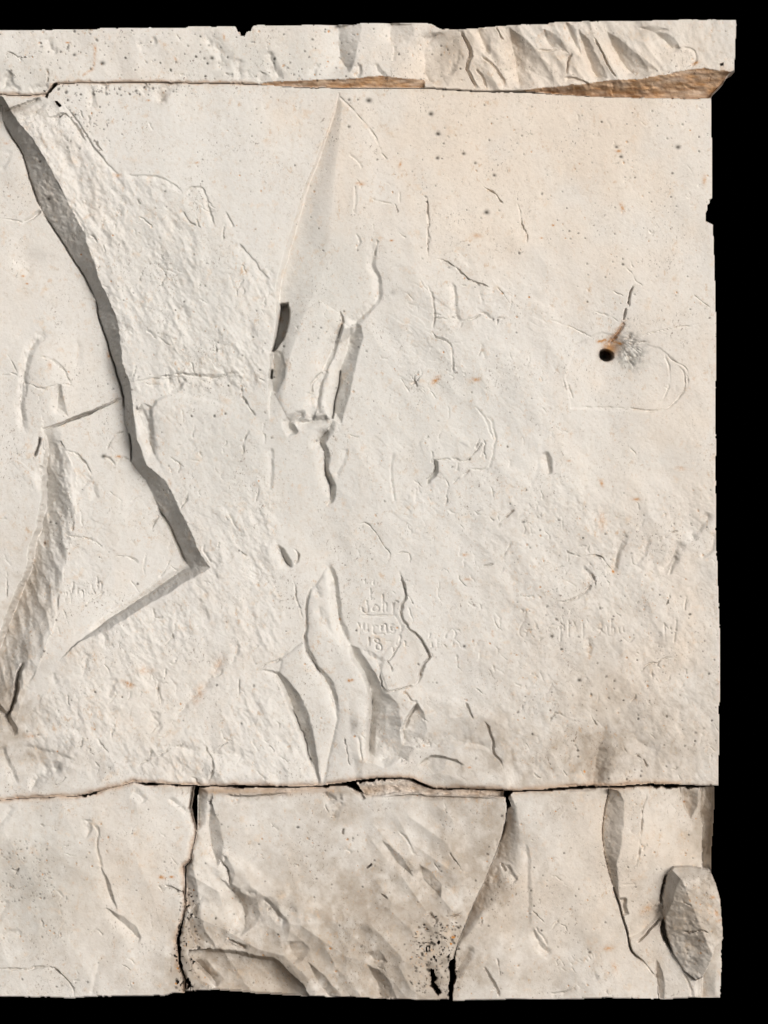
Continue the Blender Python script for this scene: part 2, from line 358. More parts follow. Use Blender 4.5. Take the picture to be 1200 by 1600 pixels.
# below the spall: slope that faces up, then the round-shouldered sheet
cs([(5, 46, 5, [(400, 592, .3), (350, 590, .9), (300, 588, 1), (262, 592, .7), (235, 600, .1)][::-1]),
    ], MM, warp=.8)
shoulder = [(240, 640), (247, 628), (262, 622), (293, 622), (333, 632), (353, 640), (367, 650), (400, 662), (418, 700), (415, 800), (330, 860), (300, 800), (260, 735), (243, 700)]
SH = soft(shoulder, 7, .8) * (1 - OUT); H += MM * SH * 5 * np.clip((375 - X) / 110, 0, 1) * np.clip((760 - Y) / 110, 0, 1)
cs([(6, 2, 11, [(222, 640), (232, 660), (234, 690), (243, 712)]), (5, 2, 6, [(290, 592), (277, 604), (265, 615)]), (4, 2, 12, [(232, 632), (222, 650)]),
    (3.4, 2, 3, [(376, 597), (378, 620), (387, 634), (400, 650)]), (2.4, 1.2, 3, [(388, 673), (380, 690), (380, 706), (375, 718)]),
    (2.4, 2, 3, [(294, 766), (290, 780), (280, 795)]), (1.6, 1, 2.4, [(310, 706), (316, 714)]), (1.6, 1, 2.4, [(286, 640), (285, 660)]),
    (3.2, 2, 4, [(356, 802), (362, 812), (370, 828)]), (3.2, 2, 4, [(320, 850), (318, 862), (330, 880)])], MM, warp=1.0)

# the long wedge and its flake
cs([(15, 6, 46, [(528, 148, .1, .1), (523, 173, .3, .25), (510, 213, .5, .45), (497, 253, .7, .65), (480, 297, .8, .9), (466, 347, .9, 1.15), (450, 400, 1, 1.3), (438, 448, 1.1, 1.2), (436, 500, 1.1, .8), (428, 548, 1, .6), (423, 600, .7, .5), (421, 640, .2, .4)]),
    ], MM, ends=.0, warp=.45)
holeA = [(440, 476), (450, 474), (451, 492), (447, 512), (442, 530), (430, 546), (426, 548), (431, 530), (436, 505)]
holeB = [(421, 579), (425, 577), (425, 591), (421, 592)]
H -= MM * soft(holeA, 2.0, .7) * 52; H -= MM * soft(holeB, 1.5, .5) * 22
H -= MM * soft([(427, 553), (436, 552), (443, 568), (441, 590), (430, 610), (425, 606)], 5) * 5
cs([(1.8, 3, 1.2, [(529, 150), (548, 167), (567, 188), (587, 213), (597, 238), (606, 250)]),
    (5, 1.2, 6, [(583, 372, .3), (582, 400, .6), (582, 418), (590, 434), (592, 460), (582, 478), (560, 499, 1.6, 1.5), (548, 509, 1.6, 1.5)]),
    (1.6, 1, 4, [(546, 243), (558, 252), (565, 262)]), (1.6, 1, 4, [(553, 290), (555, 310), (552, 333)]), (1.5, 1, 3, [(556, 365), (561, 378), (555, 387)]),
    (2, 1, 2, [(582, 311), (597, 316), (611, 318)]), (2, 1, 2, [(617, 320), (621, 332)]), (1.6, 1, 2, [(625, 300), (624, 318)]),
    (2.2, 1, 2.6, [(589, 375), (586, 390), (584, 400)]),
    (5, 1.3, 3, [(531, 487, .5, .6), (535, 503, .9, 1), (528, 530, .8, .8)]),
    (6, 1.5, 4, [(503, 581), (490, 594), (485, 602), (487, 614)]), (5, 1.2, 6, [(487, 614), (486, 632), (487, 655, 1.6, 1.2)]),
    (7, 1.5, 10, [(511, 579, .5, .5), (502, 597), (497, 618), (498, 648, .8, 1)]),
    (6, 2, 2, [(532, 578), (530, 600), (524, 625), (519, 655, 1.8)]),
    ], MM, warp=.5, ends=.04)
# straight riser on the right of the flake: sharp outer edge
cs([(9, 1.4, 7, [(471, 640, .3), (470, 650), (460, 656), (452, 662, 1.4), (457, 672, 1.6), (461, 680, .5)]),
    (8, 1.2, 7, [(461, 660, .5), (474, 661), (487, 659, 1.2), (500, 655), (511, 651, .6)]),
    (13, 1.5, 10, [(520, 655, .5, .4), (514, 668, .7, 1), (504, 680, 1, 1.3), (500, 690, 1, 1.1), (506, 700, .9, .6), (507, 715), (508, 735, 1, .6), (512, 752, 1, .9), (516, 765, 1, 1.1), (517, 778, .9, .7), (510, 790, .7, .5)]),
    (3, 1.5, 5, [(540, 700), (537, 718), (530, 730), (525, 745)]), (2.4, 4, 1.5, [(413, 678), (413, 694)]), (3, 1.5, 5, [(422, 700), (425, 727), (422, 768)]),
    (2.4, 1.5, 4, [(613, 707), (610, 730), (612, 760), (617, 788)]), (2, 1.5, 4, [(650, 762), (650, 785)])], MM, warp=1.0, ends=.08)

# right of the flake: laminated edges
cs([(4, 2, 1.4, [(671, 403), (688, 405), (702, 411), (720, 424), (733, 438), (750, 443), (768, 450)]),
    (3, 1.2, 3, [(666, 305), (668, 340), (668, 375), (669, 402)]),
    (3, 1, 1.6, [(753, 290), (764, 298), (776, 306), (786, 318)]), (3, 1.5, 2, [(808, 318), (814, 345), (822, 368), (825, 384)]),
    (3.2, 1.4, 3, [(667, 440), (677, 468), (678, 497), (675, 514), (681, 529), (702, 537), (707, 558), (706, 580), (702, 590)]),
    (4.2, 1.4, 5, [(705, 442), (711, 455), (711, 478), (713, 494), (723, 505)]),
    (2, 1, 2, [(680, 497), (695, 498), (711, 497)]), (2.6, 1, 2.4, [(722, 502), (738, 499), (752, 492), (757, 488)]), (5.5, 1.2, 4, [(751, 489), (760, 493), (767, 500), (772, 498)]),
    (2.4, 1, 2, [(777, 450), (785, 460), (797, 475)]), (2.4, 1, 2.4, [(776, 508), (778, 498), (790, 497)]), (2, 1, 2, [(750, 543), (748, 556)]),
    (2.6, 1.2, 2.4, [(678, 718), (700, 718), (728, 720), (742, 708), (751, 695), (753, 684)]),
    (15, 1.4, 6, [(678, 718, .9), (680, 730, 1), (676, 742, .8), (669, 750, .7), (670, 758, .3)]),
    (3.2, 1.2, 4, [(760, 650), (768, 662), (773, 685), (767, 715), (757, 733), (735, 732)]), (2.6, 1.2, 4, [(742, 635), (755, 650), (765, 672), (770, 690)]),
    (2.4, 1, 3, [(753, 684), (757, 700), (750, 715)]), (2, 1, 3, [(735, 733), (720, 745), (706, 755)]),
    (4, 1.2, 2, [(804, 796), (793, 806), (781, 819), (778, 826)]), (2.4, 1.4, 3, [(799, 845), (790, 862), (778, 876), (765, 882), (750, 888)]),
    (2.2, 1, 2, [(557, 818), (574, 819), (583, 828), (592, 842), (600, 854), (608, 864), (607, 878), (600, 888)]),
    (2, 1, 2, [(618, 868), (630, 864), (640, 868), (638, 880)]), (2.2, 1, 3, [(695, 790), (700, 760), (690, 740)]),
    (2, 1, 3, [(643, 600), (654, 592), (660, 578)]), (2.2, 1, 3, [(652, 605), (648, 590), (655, 580)])], MM, warp=1.1)
# upper right
cs([(2.6, 1, 2, [(977, 418), (989, 430), (992, 438), (1003, 448)]),
    (7, 1.2, 2, [(989, 447, .5), (984, 458), (982, 470), (983, 478, .6)]), (6, 1.2, 2, [(978, 481, .7), (975, 492), (973, 501, .6)]),
    (2.4, 1, 2, [(958, 456), (966, 459), (973, 462)]), (2.6, 1, 2, [(1084, 462), (1094, 469), (1102, 475), (1110, 481)]),
    (1.6, 2.2, 1.2, [(897, 635), (930, 636.5), (970, 637), (1003, 640), (1023, 643), (1043, 638), (1056, 626), (1067, 612), (1070, 600), (1069, 584), (1062, 573)]),
    (1.5, 1.2, 1.2, [(1067, 612), (1074, 606), (1074, 582), (1069, 573), (1050, 562), (1042, 553)]),
    (1.2, 1.6, 1.2, [(1040, 550), (1041, 560), (1045, 570), (1046, 590), (1043, 608), (1036, 624), (1026, 630)]),
    (2, 1, 2, [(887, 600), (891, 612), (895, 624)]), (1.6, 1, 2, [(880, 590), (883, 612)]),
    (1.8, 1, 1.6, [(1003, 527), (1020, 520), (1034, 517), (1055, 512), (1080, 509), (1096, 505)]),
    (1.4, 1, 2, [(860, 500), (900, 515), (930, 530)]), (1.4, 1, 2, [(930, 488), (950, 494), (966, 502)]),
    (9, 1.5, 9, [(851, 706, .6, .6), (855, 722, 1, 1), (859, 742, .7, .4)]), (1.4, 2, 5, [(843, 715), (838, 740), (828, 760)])], MM, warp=.7)
lobe = [(893, 637), (1023, 643), (1045, 637), (1068, 612), (1070, 585), (1050, 560), (1030, 545), (985, 530), (940, 520), (900, 540), (885, 590)]
H -= MM * soft(lobe, 3, .6) * 1.3
# drill hole, its rust filled crack and the frayed bruise beside it
curve(9, 2.6, 4, [(975, 503, .3), (971, 511, .8), (964, 520, 1), (957, 530, .8), (952, 538, .5)], MM, warp=1.2, ends=.05)
w, b = blob(956, 544, 18, 14, -35); H[w] -= 13 * b
w, b = blob(962, 575, 75, 50); H[w] -= 5 * b
w = window([(947, 555)], 16); dd = np.hypot((X[w] + WX[w] * .7 - 947.5) / 10.5, (Y[w] + WY[w] * .7 - 554.5) / 8.5); H[w] -= 75 * np.clip((1.12 - dd) / .28, 0, 1)
for k in range(30):
    a0 = math.radians(random.uniform(-38, 68)); r0 = random.uniform(3, 22); r1 = r0 + random.uniform(8, 30)
    ox, oy = 968, 533
    curve(random.uniform(.5, 1.1), 1, 2.2, [(ox + r0 * math.cos(a0), oy + r0 * math.sin(a0) * 1.1), (ox + (r0 + r1) / 2 * math.cos(a0 + .08), oy + (r0 + r1) / 2 * math.sin(a0 + .08) * 1.1), (ox + r1 * math.cos(a0 + .03), oy + r1 * math.sin(a0 + .03) * 1.1)], MM, warp=1.6)
HOLE = (np.hypot((X - 951) / 19, (Y - 549) / 16) + WX * .03 < 1) & blocks['M']; part[HOLE] = 8

# lower middle grooves
cs([(11, 1.3, 12, [(431, 850, .2, .3), (437, 858, .7, .5), (442, 872, 1, .8), (448, 882, 1, .8), (456, 887, .5, .6)]),
    (3, 1, 3, [(459, 858), (464, 866), (465, 874), (458, 882)]),
    (2.2, 1, 2, [(458, 905), (462, 933), (468, 950), (472, 968)]),
    (6.5, 1.5, 4, [(500, 906, .3), (488, 914, .5), (481, 927, .7), (478, 953, .8), (477, 982, .8), (477, 1008, 1.2, 1.2), (483, 1025, 1.5, 1.3), (493, 1041, 1.7, 1.3), (501, 1053, 1.2, 1.6), (511, 1065, 1.2, 2.2), (521, 1088, 1.1, 1.8), (525, 1108, .8, .9), (528, 1122, .4, .6)]),
    (4, 2, 8, [(494, 912, .6, .5), (496, 924), (501, 936, .5, .5)]), (2.6, 1.5, 12, [(499, 945), (502, 960), (512, 978), (526, 998)]),
    (8, 1.6, 6.5, [(507, 879, .3), (517, 892, .8), (522, 912, 1), (525, 940, 1), (530, 970, 1, 1.2), (538, 993, 1, 1.4), (546, 1008, 1, 1.2)]),
    (9, 1, 9, [(581, 1082, .3, .3), (581, 1105, .8), (579, 1140, 1), (577, 1180, .9), (574, 1190, .4)]),
    (7, 1.2, 1.6, [(452, 1100, .4), (463, 1122), (470, 1140), (480, 1170), (489, 1200, .8)]),
    (2.6, 1.6, 3, [(450, 1017), (440, 1027), (431, 1033), (414, 1040), (408, 1046)]),
    (11, 2.4, 2.6, [(622, 891, .4), (627, 905, 1), (631, 917, 1.2, 1.2), (635, 930, 1), (629, 942, .6), (626, 952, .8), (626, 962, .7), (634, 976, .8), (645, 988, .9), (657, 1000, 1), (665, 1014, 1.2, 1.2), (671, 1028, 1), (663, 1036, .8), (657, 1050, 1, 1.4), (652, 1066, .7), (642, 1073, .3)]),
    (2.6, 1, 2, [(635, 930), (641, 935), (645, 944)]),
    (2.6, 1.2, 3, [(645, 1072), (630, 1074), (612, 1080), (603, 1080), (596, 1068), (593, 1050)]),
    (5, 1.5, 3.5, [(630, 1079), (637, 1088), (645, 1097), (653, 1096)]), (12, 1.5, 5, [(652, 1097, .5), (644, 1110, 1), (637, 1122, 1), (630, 1138, .6)]),
    (4.5, 1.5, 8, [(563, 1012, .4), (575, 1022), (587, 1030), (594, 1033), (590, 1047, .5)]), (2.6, 1, 3, [(627, 992), (620, 1010), (613, 1027), (603, 1035)]), (3.4, 1, 3, [(603, 1033), (610, 1043), (614, 1050)]),
    (5, 1.5, 2.2, [(728, 1098), (733, 1110), (739, 1124)]), (5, 1.5, 3, [(756, 1127), (763, 1140), (769, 1158), (771, 1175), (783, 1195)]),
    (3, 1, 2, [(537, 1150), (541, 1170), (546, 1195)]), (3.4, 4, 2, [(560, 1150), (563, 1175), (568, 1188)]),
    (4.5, 6, 20, [(652, 1148), (670, 1165), (700, 1158), (740, 1162), (770, 1172)]),
    (10, 3, 26, [(655, 1200, .5), (662, 1190, 1), (680, 1183, 1), (705, 1188, .8), (728, 1196, .3)][::-1]),
    (5, 2, 12, [(590, 1190), (615, 1180), (640, 1190)]),
    (2.4, 1, 2.2, [(248, 1095), (246, 1078), (255, 1062), (260, 1045)]), (3.4, 1.2, 4, [(246, 1062), (246, 1078), (254, 1102)]), (4, 2, 9, [(244, 1112), (240, 1130), (252, 1140)]),
    (3.2, 1.5, 6, [(138, 1022), (134, 1040), (130, 1060)]), (3, 1.5, 7, [(128, 1085), (122, 1100), (122, 1120)]), (3.6, 1.5, 9, [(180, 1060), (173, 1080), (168, 1092)]),
    (5, 2, 7, [(152, 992, .5), (162, 992), (165, 1005), (162, 1012, .4)]), (3, 1.5, 4, [(240, 950), (240, 965), (232, 975)]), (3.2, 1.4, 4, [(273, 970), (270, 990), (258, 1008)]),
    (3.4, 1.5, 7, [(308, 935), (315, 950), (326, 972)]), (3, 1.4, 5, [(364, 1000), (371, 1015), (362, 1038)]), (3, 1.4, 3, [(373, 1060), (373, 1085)]),
    (4, 2, 12, [(350, 1020), (338, 1045), (318, 1075), (290, 1100), (275, 1125)]), (3.8, 1.4, 3, [(320, 1165), (332, 1195), (325, 1225)]),
    (2.6, 1, 3, [(272, 1170), (250, 1178), (225, 1190), (212, 1200)]), (3.2, 2, 14, [(212, 1200), (243, 1178), (275, 1168), (320, 1175), (400, 1180)]), (3, 1.4, 5, [(35, 1167), (60, 1170), (85, 1178), (120, 1190)]),
    (3, 1, 4, [(392, 1155), (402, 1175)]), (2.6, 1.5, 5, [(82, 1052), (88, 1068)])], MM, warp=1.1)
for l_, r_, d_, w_ in (
    ([(90, 600), (88, 625), (86, 648)], [(90, 600), (95, 601), (98, 625), (105, 651), (86, 648)], 11, 5),
    ([(547, 510), (546, 535), (540, 545), (531, 580), (524, 620), (519, 655)], [(547, 510), (556, 504), (563, 508), (568, 527), (557, 567), (543, 630), (533, 664), (519, 655)], 24, 18),
    ([(535, 503), (524, 535), (512, 563), (502, 584)], [(535, 503), (535, 520), (526, 548), (514, 573), (502, 584)], 9, 12),
    ([(422, 553), (424, 595), (427, 614)], [(422, 552), (434, 553), (443, 565), (442, 590), (427, 614)], 11, 1),
    ([(512, 668), (500, 684), (497, 692), (505, 700), (507, 735), (515, 765), (517, 778), (509, 790)], [(512, 668), (515, 680), (508, 698), (512, 735), (522, 757), (521, 775), (509, 790)], 13, 7),
    ([(547, 1007), (555, 1030), (568, 1050), (578, 1075), (581, 1100), (578, 1147), (576, 1190)], [(547, 1007), (560, 1012), (572, 1030), (583, 1048), (593, 1060), (605, 1082), (622, 1100), (630, 1140), (645, 1170), (635, 1190), (600, 1200), (576, 1190)], 30, 3),
    ([(652, 1100), (640, 1122), (630, 1140), (632, 1165)], [(652, 1100), (662, 1112), (668, 1140), (655, 1168), (632, 1165)], 18, 2),
    ([(408, 1047), (432, 1053), (446, 1075), (455, 1100), (470, 1135), (482, 1165), (498, 1224)], [(408, 1046), (436, 1049), (451, 1064), (467, 1085), (481, 1110), (489, 1140), (495, 1175), (500, 1224)], 24, 4),
    ([(431, 850), (438, 866), (445, 880), (455, 888)], [(431, 850), (444, 860), (451, 874), (455, 888)], 10, 5),
    ([(215, 640), (222, 665), (232, 690), (244, 712)], [(222, 630), (234, 655), (238, 690), (244, 712)], 9, 4),
    ):
    band(l_, r_, d_, w_, MM)
curve(13, 24, 30, [(945, 1140, .1, .4), (936, 1170, .6, .8), (930, 1200, 1, 1), (926, 1240, 1, 1)], MM, ends=0, power=1.6)
# right lower
cs([(4, 1.6, 1.8, [(885, 860), (891, 867), (912, 870), (938, 869), (947, 880), (957, 891)]), (2.4, 1, 2, [(886, 862), (887, 878), (870, 889)]),
    (7, 1.4, 7, [(976, 832, .4), (971, 852, .7), (963, 873, 1), (958, 897, .8)]), (3.6, 1.4, 5, [(1016, 840), (1007, 863), (997, 882), (1010, 893)]),
    (8, 2, 9, [(1108, 800, .5), (1100, 817, .6), (1084, 832, .7), (1083, 848, .7)]), (9, 1.6, 13, [(1072, 852, .3), (1058, 858, .8), (1051, 872, 1), (1042, 884, .8), (1030, 893, .4)]),
    (3, 1.4, 4, [(1057, 868), (1050, 885), (1046, 900)]), (4, 2, 6, [(1117, 833), (1113, 857), (1095, 872)]), (2.6, 1, 3, [(1030, 848), (1042, 838), (1060, 829)]),
    (4, 1.2, 6, [(909, 888), (920, 896), (925, 910)]), (2.6, 1, 3, [(925, 910), (912, 926), (892, 936), (870, 940)]), (3, 1, 3, [(925, 898), (930, 915)]),
    (4.5, 1, 2, [(1046, 930), (1043, 940), (1040, 948)]), (2.6, 1, 2, [(1002, 1048), (1012, 1039), (1026, 1037), (1035, 1030), (1053, 1027)]), (3, 1, 2, [(1026, 1038), (1031, 1044)]),
    (2.2, 1, 3, [(1072, 930), (1068, 955)]), (3.2, 1.5, 6, [(918, 995), (922, 1010), (920, 1025)]), (2.4, 1, 3, [(858, 1127), (868, 1115), (888, 1122)]), (3, 1, 3, [(923, 1117), (932, 1135)]),
    (6, 3, 45, [(935, 1165, .4), (928, 1190, .9), (926, 1226, 1)]), (3, 1.2, 3, [(972, 1164), (980, 1176)]), (3, 1, 2, [(993, 1181), (1002, 1184)]), (3, 1, 3, [(1004, 1188), (1010, 1200)]),
    (3, 1.5, 20, [(985, 1142), (1000, 1160), (1030, 1175)]), (2.4, 2, 18, [(1065, 1100), (1060, 1130), (1075, 1160)])], MM, warp=1.1)

# ------------------------------------------------------------------ writing scratched into the stone (read stroke by stroke)
INS = np.zeros(X.shape, np.int16)
def scratch(strokes, fx, fy, dep, wid, idx):
    global INS
    for s in strokes:
        pts = [fx(p) for p in s]
        n_ = len(pts)
        w = window(pts, 12)
        d = pdist(smooth_pts(pts, 3 if n_ > 2 else 1), w, .25)[0]
        H[w] -= dep * 1.5 * np.exp(-(d / wid) ** 2) * np.clip(MOD[w], .45, 1.2)
        sub = INS[w]; sub[d < {1: 4, 2: 7, 3: 9, 4: 4.5, 5: 6, 6: 7}[idx]] = idx
jz = lambda p: (540 + p[0] / 6, 880 + p[1] / 6)
john = [[(195, 355), (197, 392)], [(208, 395), (210, 445), (195, 465), (170, 462), (156, 440), (154, 422)],                 # J
        [(280, 395), (262, 410), (252, 435), (266, 448), (300, 446), (312, 425), (296, 400), (280, 395)],                  # o
        [(345, 300), (347, 355)], [(348, 380), (349, 452)], [(350, 385), (370, 372), (380, 385), (381, 450)],              # h
        [(445, 378), (445, 468)], [(448, 385), (470, 358), (490, 362)],                                                    # n
        [(165, 493), (300, 492), (455, 492)]]
second = [[(118, 565), (122, 600)], [(118, 565), (132, 600), (133, 662)], [(150, 640), (160, 570)],                        # first letter
          [(172, 562), (170, 628), (190, 640), (206, 625)], [(207, 575), (209, 640)],
          [(258, 590), (259, 660)], [(262, 600), (280, 585), (296, 590)],
          [(332, 590), (333, 632)], [(335, 592), (358, 572), (378, 585), (380, 635)],
          [(450, 575), (425, 580), (418, 610), (430, 632), (455, 630)], [(420, 605), (445, 604)], [(519, 582), (521, 632)],
          [(270, 664), (360, 664)], [(385, 656), (440, 658), (462, 628)]]
third = [[(220, 705), (218, 768)], [(215, 720), (224, 702)],
         [(302, 712), (272, 712), (272, 735), (296, 750), (330, 770), (332, 808), (300, 812), (284, 800), (284, 770), (305, 748), (312, 725), (302, 712)],
         [(385, 734), (420, 733)], [(440, 790), (446, 830)], [(508, 680), (480, 720), (470, 750), (480, 770), (500, 762), (512, 745)],
         [(556, 735), (558, 770)]]
above = [[(262, 160), (258, 195)], [(180, 165), (182, 188)], [(232, 240), (234, 330)], [(238, 328), (258, 330)], [(445, 268), (458, 280)]]
scratch(john, jz, None, 2.3, 1.15, 1); scratch(second, jz, None, 2.1, 1.1, 1); scratch(third, jz, None, 2.1, 1.1, 1); scratch(above, jz, None, 1.6, 1.0, 1)
beside = [[(795, 660), (785, 695)], [(808, 745), (810, 785)], [(856, 715), (860, 790)], [(935, 695), (945, 655), (990, 618), (1022, 635), (1030, 670)], [(1022, 680), (1020, 715)], [(1010, 740), (1006, 765)], [(925, 770), (938, 782)],
          ]
scratch(beside, jz, None, 1.9, 1.1, 2)
gz = lambda p: (790 + p[0] / 4, 930 + p[1] / 4)
row = [[(122, 155), (96, 190), (84, 235), (100, 262), (124, 262), (128, 238), (112, 236)], [(192, 180), (193, 212)], [(172, 262), (176, 262)],
       [(296, 182), (270, 200), (268, 225), (292, 240), (295, 262)], [(345, 175), (342, 285)], [(345, 180), (362, 195), (360, 215)],
       [(393, 160), (393, 260)], [(393, 160), (405, 178), (420, 160), (428, 190)], [(428, 175), (445, 215)], [(482, 180), (482, 270)],
       [(545, 205), (540, 215), (548, 225)], [(600, 175), (600, 200), (585, 238), (560, 258)], [(660, 150), (662, 240)], [(635, 200), (640, 250), (672, 250), (678, 205)],
       [(705, 205), (712, 240)], [(735, 200), (736, 228)], [(700, 285), (735, 270), (768, 296), (800, 268)],
       ]
scratch([[(992, 180), (993, 250)], [(1068, 160), (1062, 220)], [(1058, 235), (1052, 290)], [(1030, 205), (1032, 212)]], gz, None, 2.0, 1.15, 6)
scratch(row, gz, None, 1.25, 1.1, 3)
nz = lambda p: (80 + p[0] / 10, 890 + p[1] / 10)
name = [[(330, 205), (328, 285)], [(312, 295), (306, 370)], [(222, 360), (226, 420)], [(270, 340), (272, 440)], [(290, 400), (292, 530)], [(210, 460), (203, 500)], [(182, 365), (184, 385)],
        [(410, 305), (395, 330), (388, 380)], [(440, 350), (475, 345), (480, 435)], [(515, 325), (518, 380)], [(560, 365), (580, 395), (620, 385)], [(620, 245), (620, 285)], [(640, 315), (665, 375)],
        [(710, 130), (712, 200), (720, 225)], [(700, 220), (755, 190)], [(770, 225), (768, 298)], [(705, 250), (712, 290)], [(560, 530), (640, 470), (720, 420), (800, 360)]]
scratch(name, nz, None, 2.2, 1.0, 4)
bz = lambda p: (860 + p[0] * .11667, 1470 + p[1] * .11667)
date = [[(100, 370), (120, 395)], [(155, 370), (190, 395)], [(75, 280), (100, 330)], [(160, 290), (175, 320)], [(285, 205), (315, 255)], [(270, 290), (290, 315)], [(345, 270), (375, 285)], [(390, 250), (420, 265)],
        [(465, 245), (490, 270)], [(510, 205), (530, 240)], [(596, 180), (598, 215)], [(665, 175), (670, 225)], [(560, 185), (562, 215)], [(230, 225), (245, 260)]]
scratch(date, bz, None, .75, 1.0, 5)

FLK = inside([(528, 147), (567, 187), (600, 245), (604, 300), (588, 375), (582, 410), (591, 434), (593, 460), (582, 478), (548, 510), (537, 562), (518, 653), (487, 659), (452, 662), (424, 613), (438, 547), (450, 475), (436, 450), (450, 400), (467, 347), (497, 253)], .6) & blocks['M']
part[FLK & (part == 0)] = 5
RIS = inside([(549, 507), (563, 508), (568, 527), (557, 567), (543, 630), (533, 662), (518, 656), (524, 620), (531, 582), (540, 555)], .5) & blocks['M']
part[RIS] = 6
TG1 = inside([(500, 906), (512, 884), (522, 912), (525, 945), (532, 975), (546, 1006), (570, 1050), (580, 1078), (580, 1105), (577, 1185), (545, 1222), (506, 1224), (528, 1122), (511, 1065), (483, 1024), (477, 1000), (480, 930)], .6) & blocks['M']
part[TG1 & (part == 0)] = 7
TG2 = inside([(409, 1047), (450, 1017), (476, 1000), (483, 1027), (509, 1066), (526, 1122), (502, 1224), (487, 1185), (463, 1120), (449, 1083), (432, 1053)], .6) & blocks['M']
part[TG2 & (part == 0)] = 9
CF = inside([(593, 1034), (627, 992), (634, 977), (657, 1001), (672, 1028), (657, 1050), (650, 1070), (607, 1080)], .6) & blocks['M']
part[CF & (part == 0)] = 10
H += MM * soft([(593, 1034), (627, 992), (634, 977), (657, 1001), (672, 1028), (657, 1050), (650, 1070), (607, 1080)], 3, .6) * 1.5
def bulge(poly, rise, wid):
    w = window(poly, 4); r_ = inside(poly, .6)[w]; d = pdist(smooth_pts(poly, 1), w, .6, closed=True)[0]
    k = np.clip(d / wid, 0, 1); k = np.sqrt(1 - (1 - k) ** 2)
    H[w] += np.where(r_, rise * k, 0) * MM[w]
bulge([(500, 906), (512, 884), (522, 912), (525, 945), (532, 975), (546, 1006), (570, 1050), (580, 1078), (580, 1105), (577, 1185), (545, 1222), (506, 1224), (528, 1122), (511, 1065), (483, 1024), (477, 1000), (480, 930)], 5, 18)
bulge([(440, 1030), (476, 1000), (483, 1027), (509, 1066), (526, 1122), (502, 1224), (487, 1185), (463, 1120), (449, 1083), (436, 1053)], 4.5, 18)
bulge([(535, 505), (546, 512), (540, 555), (530, 582), (522, 622), (516, 654), (489, 657), (499, 618), (505, 588), (520, 560)], 7, 9)
bulge([(450, 500), (500, 470), (530, 490), (524, 535), (500, 584), (486, 600), (484, 655), (454, 661), (428, 613), (440, 560)], 3.5, 26)
for i_ in (1, 2, 3, 4): part[(INS == i_) & blocks['M']] = 20 + i_
part[(INS == 5) & blocks['C']] = 25; part[(INS == 6) & blocks['M']] = 26

# ------------------------------------------------------------------ top course
t1, t2 = bf['T1'], bf['T2']
H += t1 * 3
cs([(3.6, 1.2, 2, [(8, 90), (13, 82), (22, 85), (32, 90), (52, 90)]), (6, 2, 8, [(8, 140), (10, 122), (17, 112)]), (3.4, 1.5, 5, [(17, 118), (20, 135), (32, 142)]), (4.5, 1.5, 8, [(76, 58), (80, 75), (90, 82)]),
    (3, 1.5, 3, [(72, 108), (76, 118), (72, 130)]), (5, 2, 9, [(48, 142), (62, 136), (76, 133)]),
    (4.5, 2, 11, [(245, 62), (230, 68), (215, 74)]), (5, 3, 22, [(320, 52), (330, 70), (345, 84), (345, 110)]), (4.5, 2, 10, [(376, 92), (374, 108), (378, 126)]), (3, 1.5, 5, [(386, 110), (392, 124)]),
    (6, 2, 9, [(421, 80), (424, 95), (430, 112), (440, 124)]), (5, 1.5, 6, [(405, 126), (410, 112)]),
    (5, 2, 5, [(561, 100), (562, 112), (556, 122)]), (4, 2, 5, [(588, 98), (592, 112), (606, 124)]),
    (3, 1.5, 4, [(617, 70), (613, 98)]), (4, 2, 8, [(725, 85), (710, 100), (702, 120)]), 
    (3, 1.5, 3, [(352, 115), (362, 118)]), (3, 1.5, 5, [(500, 102), (492, 108), (488, 120)])], t1, warp=.9)
band([(528, 40), (528, 70), (535, 95), (545, 114)], [(565, 38), (562, 60), (558, 80), (553, 98), (545, 114)], 16, 30, t1)
band([(612, 38), (610, 58), (612, 69)], [(648, 38), (647, 56), (636, 67), (612, 69)], 11, 10, t1)
band([(680, 50), (664, 80), (663, 110), (675, 134)], [(680, 50), (712, 48), (722, 80), (712, 112), (700, 136), (675, 134)], 13, 14, t1)
